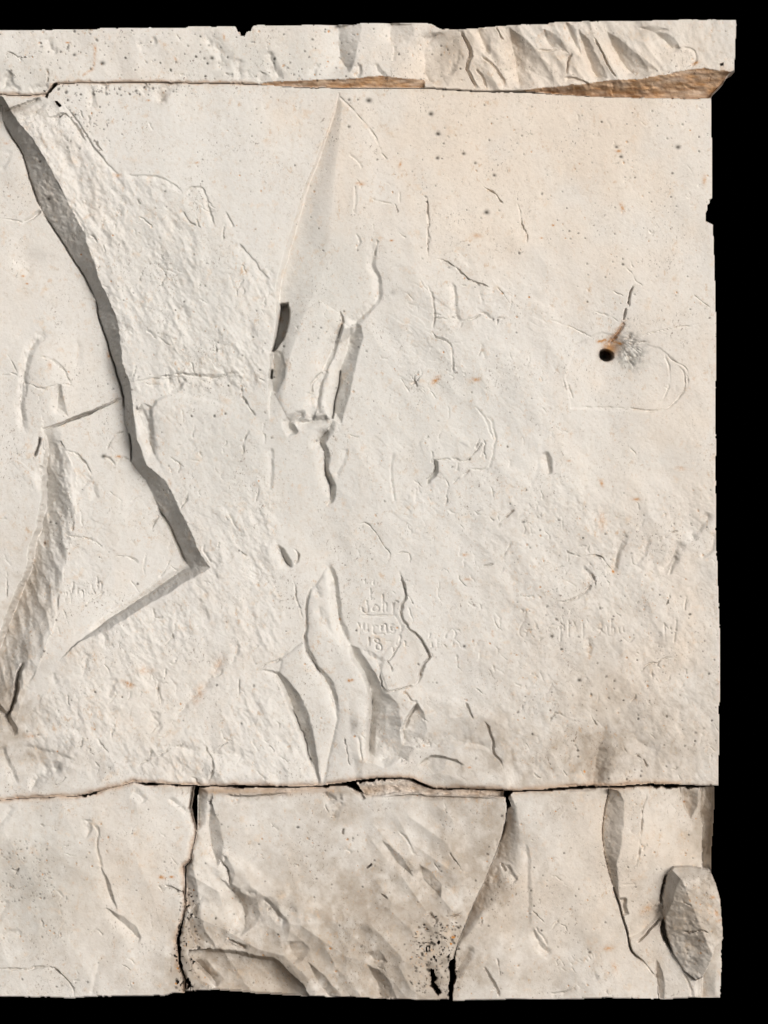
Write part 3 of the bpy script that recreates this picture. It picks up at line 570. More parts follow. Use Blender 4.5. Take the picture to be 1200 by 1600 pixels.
# right hand block leans forward; chisel ridges run down to the right; brown soffit below
cs([(12, 1.6, 5, [(717, 47), (723, 60), (734, 82), (731, 95), (728, 110), (736, 124), (745, 140)]), (7, 1.6, 4, [(752, 88), (764, 100), (776, 112), (786, 126), (786, 138)]), (5, 1.5, 4, [(742, 108), (752, 120), (759, 138)]),
    (9, 1.3, 2.6, [(893, 82, .4), (889, 92), (886, 104), (884, 116, .6)]), (6, 7, 2, [(882, 122), (900, 124), (922, 132)]), (3, 6, 2, [(1066, 75), (1084, 80), (1086, 98), (1078, 106)]), (3, 1.2, 2.4, [(838, 80), (862, 80), (884, 80)]),
    (5, 1.4, 2, [(928, 60), (938, 80), (950, 104), (962, 124)]), (4, 1.4, 2, [(775, 44), (783, 58), (786, 63)])], t2, keep=True, warp=.9)
for l_, r_, d_, w_ in (
    ([(797, 45), (802, 75), (806, 105), (812, 140)], [(797, 44), (815, 57), (835, 75), (852, 95), (862, 108), (866, 128), (850, 138), (812, 140)], 22, 12),
    ([(748, 44), (752, 62), (760, 80), (766, 86)], [(748, 43), (760, 46), (768, 62), (766, 86)], 9, 5),
    ([(850, 48), (856, 66), (866, 80)], [(850, 46), (868, 54), (882, 70), (891, 86), (866, 80)], 14, 8),
    ([(883, 37), (893, 58), (905, 80), (910, 87)], [(883, 36), (896, 40), (903, 58), (910, 87)], 9, 4),
    ([(903, 46), (915, 80), (925, 108), (938, 128)], [(903, 46), (920, 62), (932, 86), (943, 108), (950, 125), (938, 128)], 16, 5),
    ([(948, 50), (958, 72), (970, 95), (984, 112), (997, 124)], [(948, 50), (965, 60), (985, 77), (1010, 95), (1027, 111), (1015, 119), (997, 124)], 20, 9),
    ([(1022, 50), (1036, 64), (1050, 76), (1063, 76)], [(1022, 50), (1040, 53), (1052, 59), (1063, 76)], 10, 6),
    ([(1000, 44), (1020, 50), (1045, 48)], [(1000, 43), (1020, 40), (1045, 48)], 5, 4)):
    band(l_, r_, d_, w_, t2)
H += t2 * ((np.sqrt(scallop(58, 64, 20, 281, .8)) - .5) * 8 + (np.sqrt(scallop(52, 26, 9, 283, .8)) - .5) * 3) * np.clip((1080 - X) / 60, .25, 1)
H += t2 * (3 + 0.04 * (X - 720))
H += t2 * fbm(X / 10, Y / 18, 88, 3) * 1.2
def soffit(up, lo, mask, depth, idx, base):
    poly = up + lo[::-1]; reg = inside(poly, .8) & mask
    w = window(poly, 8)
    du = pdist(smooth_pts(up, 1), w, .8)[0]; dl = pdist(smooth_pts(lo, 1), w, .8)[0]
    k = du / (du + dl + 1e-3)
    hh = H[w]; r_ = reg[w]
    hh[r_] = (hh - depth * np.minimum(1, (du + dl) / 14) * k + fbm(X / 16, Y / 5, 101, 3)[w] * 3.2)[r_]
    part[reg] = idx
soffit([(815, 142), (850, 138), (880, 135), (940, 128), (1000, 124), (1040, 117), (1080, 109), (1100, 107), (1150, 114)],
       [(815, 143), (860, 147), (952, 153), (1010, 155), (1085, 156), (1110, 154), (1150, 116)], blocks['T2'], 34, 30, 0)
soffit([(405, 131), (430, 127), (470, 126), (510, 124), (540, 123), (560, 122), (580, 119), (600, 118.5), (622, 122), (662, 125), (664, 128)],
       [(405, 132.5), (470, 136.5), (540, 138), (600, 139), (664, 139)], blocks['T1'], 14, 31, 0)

# ------------------------------------------------------------------ lower course
A, B, C, D = bf['A'], bf['B'], bf['C'], bf['D']
cs([(4, 1.2, 2.4, [(-20, 1513), (0, 1514), (18, 1513), (45, 1515), (60, 1512), (83, 1514), (100, 1526), (112, 1542), (118, 1560)]),
    (6, 2, 9, [(137, 1280, .6), (137, 1296), (142, 1300, .4)]), (4, 1, 4, [(145, 1285), (151, 1300), (151, 1320), (154, 1344), (160, 1362)]),
    (4, 2, 10, [(207, 1236), (218, 1244), (226, 1254)]), (4, 5, 8, [(264, 1248), (280, 1260), (297, 1275)]),
    (5, 1, 2, [(258, 1385), (270, 1388), (280, 1393), (292, 1396)]), (3, 1.5, 8, [(20, 1260), (10, 1275), (-10, 1300)]), (3, 1.5, 8, [(10, 1405), (5, 1425), (-5, 1440)]), (2.4, 1.2, 4, [(88, 1392), (96, 1402), (90, 1410)]),
    (2.4, 1, 5, [(0, 1464), (20, 1456), (35, 1462)]), (2.4, 1, 2, [(98, 1325), (108, 1322)]), (2.4, 1, 3, [(140, 1460), (150, 1454), (160, 1462)]), (2.4, 1, 2, [(190, 1508), (204, 1516)]), (2, 6, 10, [(155, 1500), (148, 1530), (142, 1556)]),
    (2.6, 1, 1.4, [(267, 1490), (267, 1520)]), ], A, warp=1.0)
band([(158, 1355), (168, 1390), (182, 1420)], [(158, 1352), (174, 1385), (183, 1420)], 8, 9, A)
band([(166, 1419), (190, 1442), (218, 1466)], [(166, 1418), (194, 1433), (214, 1449), (221, 1466)], 8, 9, A)
H += A * (np.sqrt(scallop(70, 130, 55, 261, .8)) - .5) * 7
H += A * np.clip((X - 240) / 60, 0, 1) ** 2 * -9 * np.clip((1300 - Y) / 60, 0, 1)
cs([(16, 1, 22, [(309, 1231, .9, .7), (310, 1262, 1, .7), (310, 1297, .8, .4)]),
    (6, 2, 14, [(408, 1405), (420, 1412), (433, 1428), (448, 1440)]), (5, 2, 6, [(352, 1470), (370, 1478), (388, 1483)]), (5, 1.5, 3, [(356, 1469), (366, 1472), (384, 1482)]), (5, 1.2, 2, [(343, 1344), (352, 1352), (356, 1360), (360, 1384)]),
    (17, 3, 16, [(305, 1500, .5), (315, 1514, 1), (328, 1530, 1), (340, 1545, .5)]),
    (3, 2, 4, [(622, 1298), (634, 1312), (648, 1336)]), (3, 1.5, 2, [(702, 1332), (712, 1346), (722, 1362)]),
    (6, 5, 14, [(508, 1238), (516, 1250), (536, 1248)]), (5, 1.5, 9, [(534, 1252), (526, 1264), (519, 1280)]), (6, 10, 3, [(552, 1230), (562, 1238), (570, 1250)]), (5, 1.4, 2.6, [(535, 1294), (534, 1304)]),
    (10, 12, 2, [(352, 1242, .4), (372, 1246, 1), (420, 1243, .8), (450, 1238, .5)]), (8, 8, 1.5, [(592, 1248, .4), (640, 1243), (700, 1246, 1), (780, 1248, .5)]),
    (7, 1, 2, [(572, 1357), (577, 1353), (581, 1350)]), (3, 1, 2, [(490, 1421), (502, 1422)]), (7, 2, 5, [(670, 1424), (676, 1432), (684, 1440)]), (3, 1, 2, [(686, 1431), (710, 1432), (724, 1426)]),
    (9, 8, 16, [(668, 1500, .4), (672, 1522, 1), (680, 1545, 1)]), (3, 2, 5, [(385, 1394), (400, 1394)]), (3, 1, 2.4, [(595, 1397), (605, 1405)])], B, warp=1.0)
for l_, r_, d_, w_ in (
    ([(330, 1255), (324, 1290), (330, 1320), (340, 1354)], [(333, 1262), (345, 1290), (349, 1320), (348, 1345), (340, 1354)], 12, 8),
    ([(352, 1338), (350, 1352), (362, 1384)], [(354, 1336), (362, 1350), (368, 1366), (362, 1384)], 7, 5),
    ([(292, 1348), (291, 1385), (294, 1415), (306, 1434)], [(299, 1343), (306, 1370), (311, 1400), (313, 1417), (306, 1434)], 16, .5),
    ([(292, 1434), (298, 1460), (308, 1482)], [(318, 1398), (314, 1430), (322, 1455), (340, 1482), (308, 1482)], 18, .5),
    ([(368, 1395), (380, 1420), (382, 1445), (374, 1464)], [(372, 1393), (400, 1403), (408, 1428), (398, 1447), (374, 1464)], 15, 14),
    ([(350, 1378), (368, 1400), (374, 1430), (366, 1460)], [(352, 1376), (376, 1388), (388, 1425), (378, 1455), (366, 1460)], 12, 22),
    ([(573, 1506), (588, 1535), (594, 1560)], [(573, 1506), (592, 1514), (608, 1530), (621, 1560)], 20, 10),
    ([(480, 1503), (496, 1535), (515, 1557)], [(480, 1503), (508, 1523), (537, 1557)], 14, 6),
    ([(452, 1472), (456, 1490), (470, 1502)], [(452, 1469), (474, 1469), (486, 1484), (470, 1502)], 12, 16),
    ([(576, 1488), (584, 1500), (606, 1500)], [(576, 1486), (592, 1482), (606, 1500)], 8, 6),
    ([(655, 1350), (663, 1375), (688, 1402)], [(655, 1350), (674, 1360), (690, 1382), (688, 1402)], 12, 12),
    ([(598, 1312), (618, 1345), (646, 1370)], [(598, 1312), (630, 1340), (646, 1370)], 7, 10),
    ([(508, 1236), (516, 1252), (522, 1258)], [(508, 1236), (526, 1246), (522, 1258)], 7, 5)):
    band(l_, r_, d_, w_, B)
# the concave scoop at the foot of the middle lower block
scoop = [(296, 1486), (330, 1481), (362, 1483), (400, 1492), (430, 1497), (450, 1516), (472, 1536), (484, 1556), (340, 1552), (312, 1535), (300, 1520)]
SC = inside(scoop, 1.0) & blocks['B']; w = window(scoop, 4)
P_up = smooth_pts(scoop[1:8], 2); du = pdist(P_up, w, 1.0)[0]
hh = H[w]; hh[SC[w]] -= (12 + 26 * (1 - np.exp(-du / 34)))[SC[w]] * np.clip(du / 6, 0, 1)[SC[w]]
part[SC] = 11
# right hand blocks
cfac = [(798, 1240), (806, 1262), (812, 1290), (818, 1320), (812, 1360), (800, 1385), (775, 1412), (748, 1442), (722, 1470), (712, 1490), (710, 1480), (724, 1450), (740, 1412), (757, 1376), (771, 1343), (783, 1310), (791, 1280), (795, 1255)]
CFI = inside(cfac, 1.2) & blocks['C']
band([(795, 1242), (791, 1281), (783, 1311), (771, 1344), (757, 1377), (740, 1413), (724, 1451), (712, 1484)], [(798, 1240), (808, 1262), (813, 1290), (820, 1320), (818, 1355), (804, 1388), (780, 1412), (752, 1440), (730, 1464), (712, 1484)], 34, .5, C, soft_k=True)
part[CFI] = 12
cs([(5, 1.5, 5, [(790, 1350), (796, 1362), (808, 1378)]), (5, 1.5, 3, [(784, 1350), (790, 1362)]), (8, 2, 9, [(710, 1530, .8), (716, 1510), (728, 1494), (738, 1478, .4)]), (7, 1.5, 4, [(756, 1512), (766, 1528), (774, 1543), (780, 1558)]),
    (3, 1.5, 5, [(819, 1312), (823, 1340), (825, 1387), (827, 1450)]), (5, 1.2, 8, [(832, 1450), (838, 1468), (848, 1482), (862, 1490)]), (3, 1.2, 4, [(836, 1448), (846, 1462), (856, 1480)]),
    (3.4, 2, 10, [(900, 1545), (915, 1532), (935, 1524)]), (5, 9, 2, [(860, 1553), (885, 1549), (900, 1540)]), (14, 1, 3, [(791, 1283, .4), (785, 1305), (777, 1320, .6)], ),
    ], C, warp=.8)
H += D * 20 * np.clip((1120 - X) / 120, 0, 1) * (lambda t: t * t * (3 - 2 * t))(np.clip((1470 - Y) / 180, 0, 1))
band([(952, 1231), (945, 1262), (941, 1300), (946, 1345), (958, 1385), (969, 1425)], [(952, 1231), (966, 1233), (974, 1250), (974, 1275), (970, 1320), (963, 1350), (966, 1390), (969, 1425)], 24, .5, D)
band([(983, 1464), (1000, 1457), (1018, 1440), (1036, 1418)], [(981, 1440), (1005, 1428), (1030, 1411), (1036, 1418)], 9, 5, D)
band([(1027, 1497), (1027, 1520), (1023, 1540), (1020, 1562)], [(1027, 1497), (1034, 1512), (1039, 1530), (1038, 1562)], 20, 2, D)
band([(1066, 1228), (1068, 1255), (1078, 1280)], [(1068, 1228), (1090, 1232), (1090, 1260), (1078, 1280)], 24, 1, D)
cs([(2.6, 1, 2, [(1010, 1238), (1003, 1262), (1001, 1290), (998, 1325), (992, 1358)]), (9, 1.5, 6, [(975, 1402), (974, 1418), (977, 1430)]),
    (6, 1.4, 3, [(996, 1474), (1010, 1460), (1022, 1446), (1034, 1434)]),
    (3.4, 1, 2.4, [(986, 1490), (1004, 1506), (1022, 1524)]),
    (34, 3, 5, [(1036, 1436, .7, 1), (1038, 1455, 1, 2), (1046, 1476, .9, 1.6), (1052, 1488, .4, 1)]), (26, 3, 3, [(1042, 1366, .4), (1036, 1385, 1), (1033, 1412, .5)]),
    (12, 2, 22, [(1097, 1500, .3), (1097, 1530, 1), (1096, 1562, 1)]), (5, 1.5, 4, [(1066, 1520), (1076, 1540), (1082, 1558)]), (5, 4, 3, [(1060, 1230), (1064, 1246)])], D, warp=.8)
H += D * np.clip((X - 1086) / 4, 0, 1) * np.clip((Y - 1480) / 20, 0, 1) * -3
curve(10, 1, 1.5, [(952, 1232), (945, 1262), (941, 1300), (946, 1345), (958, 1385)], C + D, warp=.35, ends=.02)
curve(30, 1.6, 1.8, [(958, 1385, .5), (969, 1420, 1), (975, 1443, .5), (981, 1462, .9), (986, 1486, 1, 1.2), (1005, 1503, .15), (1026, 1529, .1)], C + D, warp=.35, ends=.02)
# boulder
nb = fbm(X / 18, Y / 18, 120, 4) * 4 + fbm(X / 5, Y / 5, 125, 2) * 1.2 + (np.sqrt(scallop(30, 30, 22, 77)) - .5) * 7
planes = [14 + 1.7 * (X - 1036) + 0.05 * (Y - 1400), 50 + 0.55 * (X - 1056) - 0.36 * (Y - 1376), 56 - 0.30 * (X - 1062) - 0.02 * (Y - 1374), 20 + 2.0 * (Y - 1352) - .2 * (X - 1060),
          30 + 2.6 * (1131 - X), 30 + 2.4 * (1537 - Y) + 0.3 * (X - 1087)]
st = np.stack([p + nb * (1 if i == 1 or i == 2 else .4) for i, p in enumerate(planes)])
eb = blocks['E']; H[eb] = st.min(0)[eb]
am = st.argmin(0); part[eb & (am == 0)] = 13; part[eb & (am == 2)] = 14; part[eb & (am == 3)] = 14
curve(5, 1, 2, [(1066, 1455), (1080, 1455), (1095, 1452), (1106, 1458)], bf['E'], warp=1.2); curve(3, 1, 2, [(1068, 1410), (1078, 1411)], bf['E']); curve(5, 2, 8, [(1072, 1372), (1090, 1368), (1110, 1372)], bf['E'])
fb = blocks['F']; H[fb] = (-34 + .75 * (X - 1094) + fbm(X / 6, Y / 18, 66, 4) * 6)[fb]

gb = blocks['G']; H[gb] = (-7 + fbm(X / 14, Y / 8, 67, 4) * 9)[gb]

# rounding of worn arrises along the joints
def arris(key, pts, drop, wid, lo=0):
    w = window(pts, wid + 4); d = pdist(smooth_pts(pts, 1), w, 1.2)[0]
    k = np.clip(1 - d / wid, 0, 1); mod = np.clip(fbm(X / 30, Y / 30, 140, 3)[w] * 1.3 + .55, lo, 1.4)
    H[w] -= drop * k * k * mod * bf[key][w]
arris('M', bot_M, 5, 5); arris('M', joint_top, 3, 4); arris('T1', joint_top, 4, 4)
arris('A', edge_A, 9, 9); arris('B', B_[:15], 7, 6); arris('A', A_[:12], 5, 6); arris('B', B_[23:29], 2, 4); arris('C', C_[-4:], 5, 6); arris('D', D_[-8:], 5, 6)
arris('B', B_[-13:], 11, 9); arris('C', C_[-4:], 8, 7)

# random hairlines, ticks and nicks of the worked surface
hr = random.Random(11)
def hair(n, box, dep, ln, ang, spread, mask=None):
    for _ in range(int(n * .55)):
        x = hr.uniform(box[0], box[2]); y = hr.uniform(box[1], box[3]); l = hr.uniform(*ln); a_ = math.radians(hr.gauss(ang, spread)); pts = [(x, y)]
        for k in range(3):
            a_ += hr.gauss(0, .45); pts.append((pts[-1][0] + math.cos(a_) * l / 3, pts[-1][1] + math.sin(a_) * l / 3))
        s_ = hr.choice(((1, 2.2), (2.6, 1), (1, 1.2), (1, 4)))
        curve(hr.uniform(*dep) * .75, s_[0], s_[1], pts, mask, warp=1.5, sm=False)
hair(150, (95, 180, 430, 600), (1, 2.8), (8, 34), 62, 28, SP * MM)
hair(110, (100, 960, 440, 1215), (1, 3.0), (6, 30), 95, 25, MM)
hair(60, (225, 640, 430, 960), (.8, 2.4), (6, 26), 95, 35, MM)
hair(60, (0, 560, 290, 980), (.6, 1.8), (6, 30), 60, 50, MM)
hair(170, (620, 440, 880, 1080), (.7, 2.2), (6, 28), 85, 30, MM)
hair(190, (800, 780, 1120, 1215), (.8, 2.4), (4, 20), 85, 38, MM)
hair(60, (880, 160, 1110, 780), (.5, 1.4), (4, 18), 80, 50, MM)
hair(60, (440, 160, 680, 860), (.5, 1.4), (6, 26), 85, 35, MM)
hair(50, (560, 840, 800, 1215), (.8, 2.2), (6, 24), 80, 40, MM)
hair(110, (0, 1250, 1110, 1555), (.8, 2.4), (6, 30), 70, 45)
hair(50, (0, 45, 1140, 140), (.8, 2.2), (5, 20), 75, 35)

# ------------------------------------------------------------------ holes right through to the dark behind
cut = np.zeros(X.shape, bool)
for p in ([(82, 130), (88, 127), (90, 132), (84, 138), (76, 146), (74, 153), (69, 151), (72, 143), (78, 138)], [(83, 157), (89, 157), (96, 165), (93, 168), (88, 165)], [(66, 141), (69, 139), (69, 143)],
          [(1124, 100), (1128, 97), (1129, 102), (1125, 104)], [(90, 182), (97, 179), (96, 181), (92, 184)]):
    cut |= inside(p, .8)
sp1 = soft([(284, 1400), (296, 1395), (306, 1420), (310, 1470), (300, 1545), (280, 1545), (272, 1480)], 14)
n1 = vn(X / 3.2, Y / 3.0, 201)
cut |= (n1 * sp1 > .80)
cut |= inside([(278, 1448), (281, 1442), (283, 1452), (282, 1470), (283, 1484), (280, 1488), (278, 1476), (279, 1464)], 2.2) | inside([(281, 1500), (285, 1498), (285, 1512), (280, 1520)], 2.5) | inside([(289, 1532), (297, 1528), (298, 1540), (291, 1543)], 2.6)
sp2 = soft([(650, 1440), (676, 1425), (690, 1450), (705, 1480), (700, 1500), (675, 1510), (655, 1500), (645, 1470)], 16)
n2 = vn(X / 2.6, Y / 2.6, 205)
cut |= (n2 * sp2 > .83)
put_d = [(676, 1530, 16, 26), (705, 1530, 14, 34), (292, 1500, 14, 50)]
cut |= inside([(674, 1512), (678, 1511), (680, 1535), (690, 1550), (684, 1554), (673, 1540), (671, 1525)], 2) | inside([(701, 1500), (710, 1496), (712, 1535), (704, 1560), (698, 1556), (702, 1530)], 1.5)
wj = window(bot_M, 12); dj = pdist(smooth_pts(bot_M, 1), wj, 1.0)[0]
jw = np.clip(fbm(X / 34, Y / 200, 270, 4, .6)[wj] * 7.5 - .6 + 1.2 * (X[wj] > 180) + 1.0 * ((X[wj] > 560) & (X[wj] < 720)), 0, 4.2)
cut[wj] |= (dj < jw * (.35 + vn(X / 4, Y / 3, 273)[wj])) & (Y[wj] > np.interp(X[wj], [p[0] for p in bot_M], [p[1] for p in bot_M]) - 1)
cut |= (vn(X / 7, Y / 2.0, 207) > .72) & (np.abs(Y - 1229) < 5) & (X > 300) & (X < 470) & ~blocks['B'] & ~blocks['M']

# ------------------------------------------------------------------ colour of the stone itself (stains, rust, lichen) plus some painted shade, 0..1 masks
rust = np.zeros(X.shape, np.float32); spot = np.zeros_like(rust); brown = np.zeros_like(rust); warm = np.zeros_like(rust); dirt_shade = np.zeros_like(rust); cool = np.zeros_like(rust)
def put(arr, x, y, rx, ry, v, deg=0):
    w, b = blob(x, y, rx, ry, deg)
    if w is not None: arr[w] = np.maximum(arr[w], v * b) if arr is rust or arr is spot else arr[w] + v * b
for x, y, rx, ry, v in ((900, 250, 260, 180, .9), (700, 250, 200, 150, .6), (1050, 700, 150, 320, .45), (490, 180, 80, 40, .25), (1000, 1080, 180, 160, .4), (600, 1450, 380, 120, .35), (1000, 1380, 200, 170, .75), (180, 1380, 140, 100, .5), (940, 80, 260, 70, .7), (700, 90, 70, 60, .5), (300, 90, 200, 60, .25), (240, 1100, 120, 80, .3), (30, 400, 120, 240, .25)):
    put(warm, x, y, rx, ry, v)
for x, y, rx, ry, v in ((300, 430, 120, 180, .5), (600, 640, 150, 200, .3), (60, 1380, 90, 110, .9), (380, 700, 120, 140, .45), (40, 120, 70, 40, .6), (350, 90, 80, 40, .5), (460, 100, 90, 40, .5), (520, 430, 60, 80, .7), (730, 650, 80, 80, .3), (540, 1470, 60, 40, .5), (1060, 60, 40, 20, .3)):
    put(cool, x, y, rx, ry, v)
for x, y, rx, ry, v in ((960, 1130, 170, 110, .28), (940, 1190, 36, 40, .45), (560, 1400, 150, 80, .5), (600, 1500, 180, 70, .45), (450, 1520, 180, 60, .55), (730, 1330, 80, 120, .35), (860, 1450, 150, 120, .18), (400, 1540, 100, 40, .3), (60, 1400, 120, 130, .3), (30, 1000, 50, 140, .5), (20, 1120, 40, 60, .5), (300, 1500, 50, 60, .5), (680, 1500, 50, 60, .5),
                        (1080, 1440, 45, 90, .75), (1100, 1300, 20, 70, .6), (720, 1140, 110, 60, .15), (780, 1360, 30, 90, .4), (520, 1275, 40, 25, .3), (850, 1190, 200, 60, .25), (820, 60, 40, 50, .3), (1010, 50, 40, 20, .4), (1100, 1240, 30, 30, .4)):
    put(dirt_shade, x, y, rx, ry, v)  # dirt, plus shade painted on facets and grooves turned from the sun
dirt_shade += .06 * (BAND | RIS) * (.6 + fbm(X / 16, Y / 16, 291, 4))
for x, y, rx, ry in put_d: put(dirt_shade, x, y, rx, ry, .6)
for x, y, rx, ry in ((255, 150, 9, 16), (28, 172, 34, 9), (300, 1235, 40, 5), (400, 1236, 70, 7), (560, 1236, 40, 8), (1080, 1236, 16, 10), (70, 1180, 60, 12), (700, 80, 30, 40)): put(dirt_shade, x, y, rx, ry, .55)  # dirt along the joints, painted shade on the small dim facets
mott = fbm(X / 55, Y / 45, 150, 5, .6) * .9 + fbm(X / 9, Y / 12, 155, 3) * .6
warm += .22 * np.clip(fbm(X / 38, Y / 60, 157, 4, .6) * 2.0 - .15, 0, 1)
dirt_shade += .26 * (bf['A'] * .45 + bf['B'] * 1.1 + bf['C'] * .6 + bf['D'] * .8 + bf['E'] + bf['F'] * 1.5 + bf['G'] + bf['T2'] * .35 + bf['T1'] * .3) + .10 * rr + .10 * MM * np.clip((Y - 500) / 600, 0, 1)
dirt_shade = dirt_shade * (1 + mott * 1.1); warm = warm * (1 + fbm(X / 60, Y / 60, 160, 3) * .8)
# brown earth on undersides, joints and the iron stained crack
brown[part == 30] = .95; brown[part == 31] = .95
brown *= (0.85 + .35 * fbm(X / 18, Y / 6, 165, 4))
def line_stain(arr, pts, r, v, sm=True):
    w = window(pts, r * 2.5 + 4); d, sg, t, v1, v2 = pdist(smooth_pts(pts), w, 1.6)
    arr[w] = np.maximum(arr[w], v * v1 * np.exp(-(d / (r * v2)) ** 2))
line_stain(brown, joint_top, 3.2, .55); line_stain(brown, bot_M, 5.5, .55); line_stain(brown, edge_A, 4, .45)
line_stain(brown, [(568, 1234), (640, 1230), (700, 1236), (790, 1239)], 9, .35); line_stain(brown, [(310, 1234), (360, 1236), (420, 1236), (520, 1234)], 6, .4)
line_stain(rust, [(975, 503, .6, .6), (966, 517, .9, .9), (958, 529, 1, 1), (950, 540, .7, 1)], 6, .5)
line_stain(rust, [(935, 534), (955, 533), (972, 536)], 2.5, .6)
put(brown, 957, 543, 15, 10, .75, -35); put(brown, 950, 550, 13, 10, .5)
put(spot, 947, 556, 9, 7, .95)  # shade inside the drill hole, painted black over its floor
put(cool, 985, 560, 26, 24, .8)
w, b = blob(985, 548, 22, 26); spot[w] = np.maximum(spot[w], np.clip(b * (fbm(X / 4, Y / 5, 170, 3)[w] * 1.2 + .25), 0, .42))
line_stain(rust, [(443, 1), (148, 72), (148, 100), (140, 112), (128, 117)][1:], 1.8, .4)
line_stain(rust, [(528, 160), (505, 230), (485, 290), (466, 350), (452, 400), (440, 440), (434, 460)], 5, .05)
for x, y, r, v, dg in ((106, 67, 3, .8, 0), (232, 157, 3, .8, 0), (308, 254, 3.2, .9, 0), (8, 222, 4, .6, 0), (12, 305, 2.5, .6, 0), (625, 257, 5, .6, 110), (563, 287, 6, .7, 0), (972, 325, 7, .75, 70), (967, 236, 5, .55, 0), (864, 352, 3, .8, 0), (846, 372, 2.6, .7, 0), (547, 1063, 5, .95, -10),
                   (200, 1069, 9, .6, 20), (183, 713, 5, .75, 0), (265, 754, 5, .5, 80), (168, 555, 5, .6, 80), (34, 430, 3, .7, 0), (40, 442, 2.4, .8, 0), (67, 849, 4, .7, 90), (183, 274, 7, .45, 0), (743, 593, 7, .5, 0), (681, 594, 9, .6, -50), (745, 368, 7, .4, 0), (612, 376, 3, .7, 0), (958, 893, 4, .8, 80),
                   (950, 1481, 9, .45, 0), (960, 1512, 9, .35, 80), (253, 1371, 6, .7, 15), (269, 1370, 4, .8, 0), (733, 1199, 3, .9, 0), (1101, 282, 8, .45, 90), (1063, 732, 7, .4, 0), (994, 780, 6, .5, 0), (940, 755, 6, .5, 60), (889, 720, 3, .7, 0), (274, 92, 4, .4, 60), (350, 58, 5, .5, 80), (1086, 100, 6, .6, -30), (437, 496, 6, .35, 80),
                   (76, 571, 7, .4, 90), (1118, 1425, 7, .5, 80), (1122, 1437, 5, .7, 0), (1112, 1400, 6, .4, 0), (340, 1040, 14, .25, -60), (310, 1085, 16, .3, -60), (228, 1047, 12, .3, 0), (726, 867, 5, .5, 0), (731, 905, 6, .4, 0), (770, 990, 5, .4, 80), (940, 815, 14, .3, 90), (48, 1150, 8, .35, 0), (1010, 1420, 12, .35, -40), (600, 1120, 10, .1, 0)):
    put(rust, x, y, r * 1.0, r * .45, v, dg)
sr = random.Random(5); MODS = vn(X / 2.3, Y / 2.3, 410)
def spots(n, box, rad, val, arr=None, pit=0.8, also_rust=0.12, mask=None):
    for _ in range(n):
        x = sr.uniform(box[0], box[2]); y = sr.uniform(box[1], box[3]); r = rad[0] + (rad[1] - rad[0]) * sr.random() ** 3
        if mask is not None and not mask[min(NY - 1, int((y - Y0) / S)), min(NX - 1, int((x - X0) / S))]: continue
        w, b = blob(x, y, r * sr.uniform(.8, 1.5), r, sr.uniform(0, 180))
        t_ = rust if sr.random() < also_rust else spot
        b = np.clip(b * (.75 + .5 * MODS[w]) * 1.9 - .55, 0, 1)
        t_[w] = np.maximum(t_[w], sr.uniform(*val) * b); H[w] -= pit * r * b
spots(260, (0, 45, 720, 128), (.9, 2.4), (.4, .95))
spots(70, (90, 131, 300, 150), (1.0, 2.6), (.5, 1.0)); spots(60, (100, 150, 180, 240), (.9, 2.0), (.4, .9)); spots(60, (274, 1380, 312, 1550), (1.0, 3.0), (.6, 1.0)); spots(90, (650, 1440, 712, 1550), (1.0, 3.0), (.6, 1.0))
spots(60, (0, 45, 1140, 128), (.8, 2.0), (.3, .8))
spots(260, (640, 150, 1110, 500), (.8, 2.2), (.35, .9), also_rust=.3)
spots(160, (100, 140, 640, 620), (.8, 2.0), (.35, .9), also_rust=.3)
spots(160, (0, 500, 620, 1200), (.8, 2.2), (.35, .9), also_rust=.25)
spots(330, (800, 760, 1120, 1220), (.8, 2.3), (.3, .9), also_rust=.35)
spots(110, (560, 500, 850, 1200), (.8, 1.9), (.35, .8), also_rust=.3)
spots(320, (300, 1240, 790, 1560), (.8, 2.1), (.3, .85), also_rust=.3)
spots(200, (790, 1235, 1125, 1560), (.8, 2.0), (.3, .85), also_rust=.4)
spots(170, (0, 1310, 85, 1410), (.8, 2.0), (.25, .6)); spots(130, (0, 1240, 300, 1555), (.8, 1.9), (.3, .8), also_rust=.35)
spots(150, (640, 1440, 720, 1550), (.9, 2.4), (.5, 1.0)); spots(120, (150, 160, 420, 590), (.8, 1.6), (.3, .7))
spots(60, (1065, 1360, 1125, 1550), (.8, 1.8), (.3, .7), also_rust=.6)
for x, y, r in ((116, 86, 2.6), (160, 99, 3.6), (331, 91, 3), (576, 157, 4.4), (673, 178, 3.6), (684, 209, 3.4), (760, 332, 4), (724, 240, 2.6), (683, 247, 2.6), (772, 274, 2.4), (1059, 230, 3.6), (963, 230, 2.4), (970, 245, 2.6), (614, 457, 4.5), (160, 713, 3.6), (75, 310, 3.4), (62, 252, 2.4), (725, 1010, 2.4), (76, 816, 2.2), (85, 818, 2.2), (67, 849, 2), (921, 1488, 2.4), (862, 994, 2.6), (905, 1063, 3), (742, 255, 2), (545, 156, 2), (545, 198, 2)):
    put(spot, x, y, r, r * .8, .95 if r != 4.5 else .3); w, b = blob(x, y, r, r); H[w] -= 2 * b * (r != 4.5)

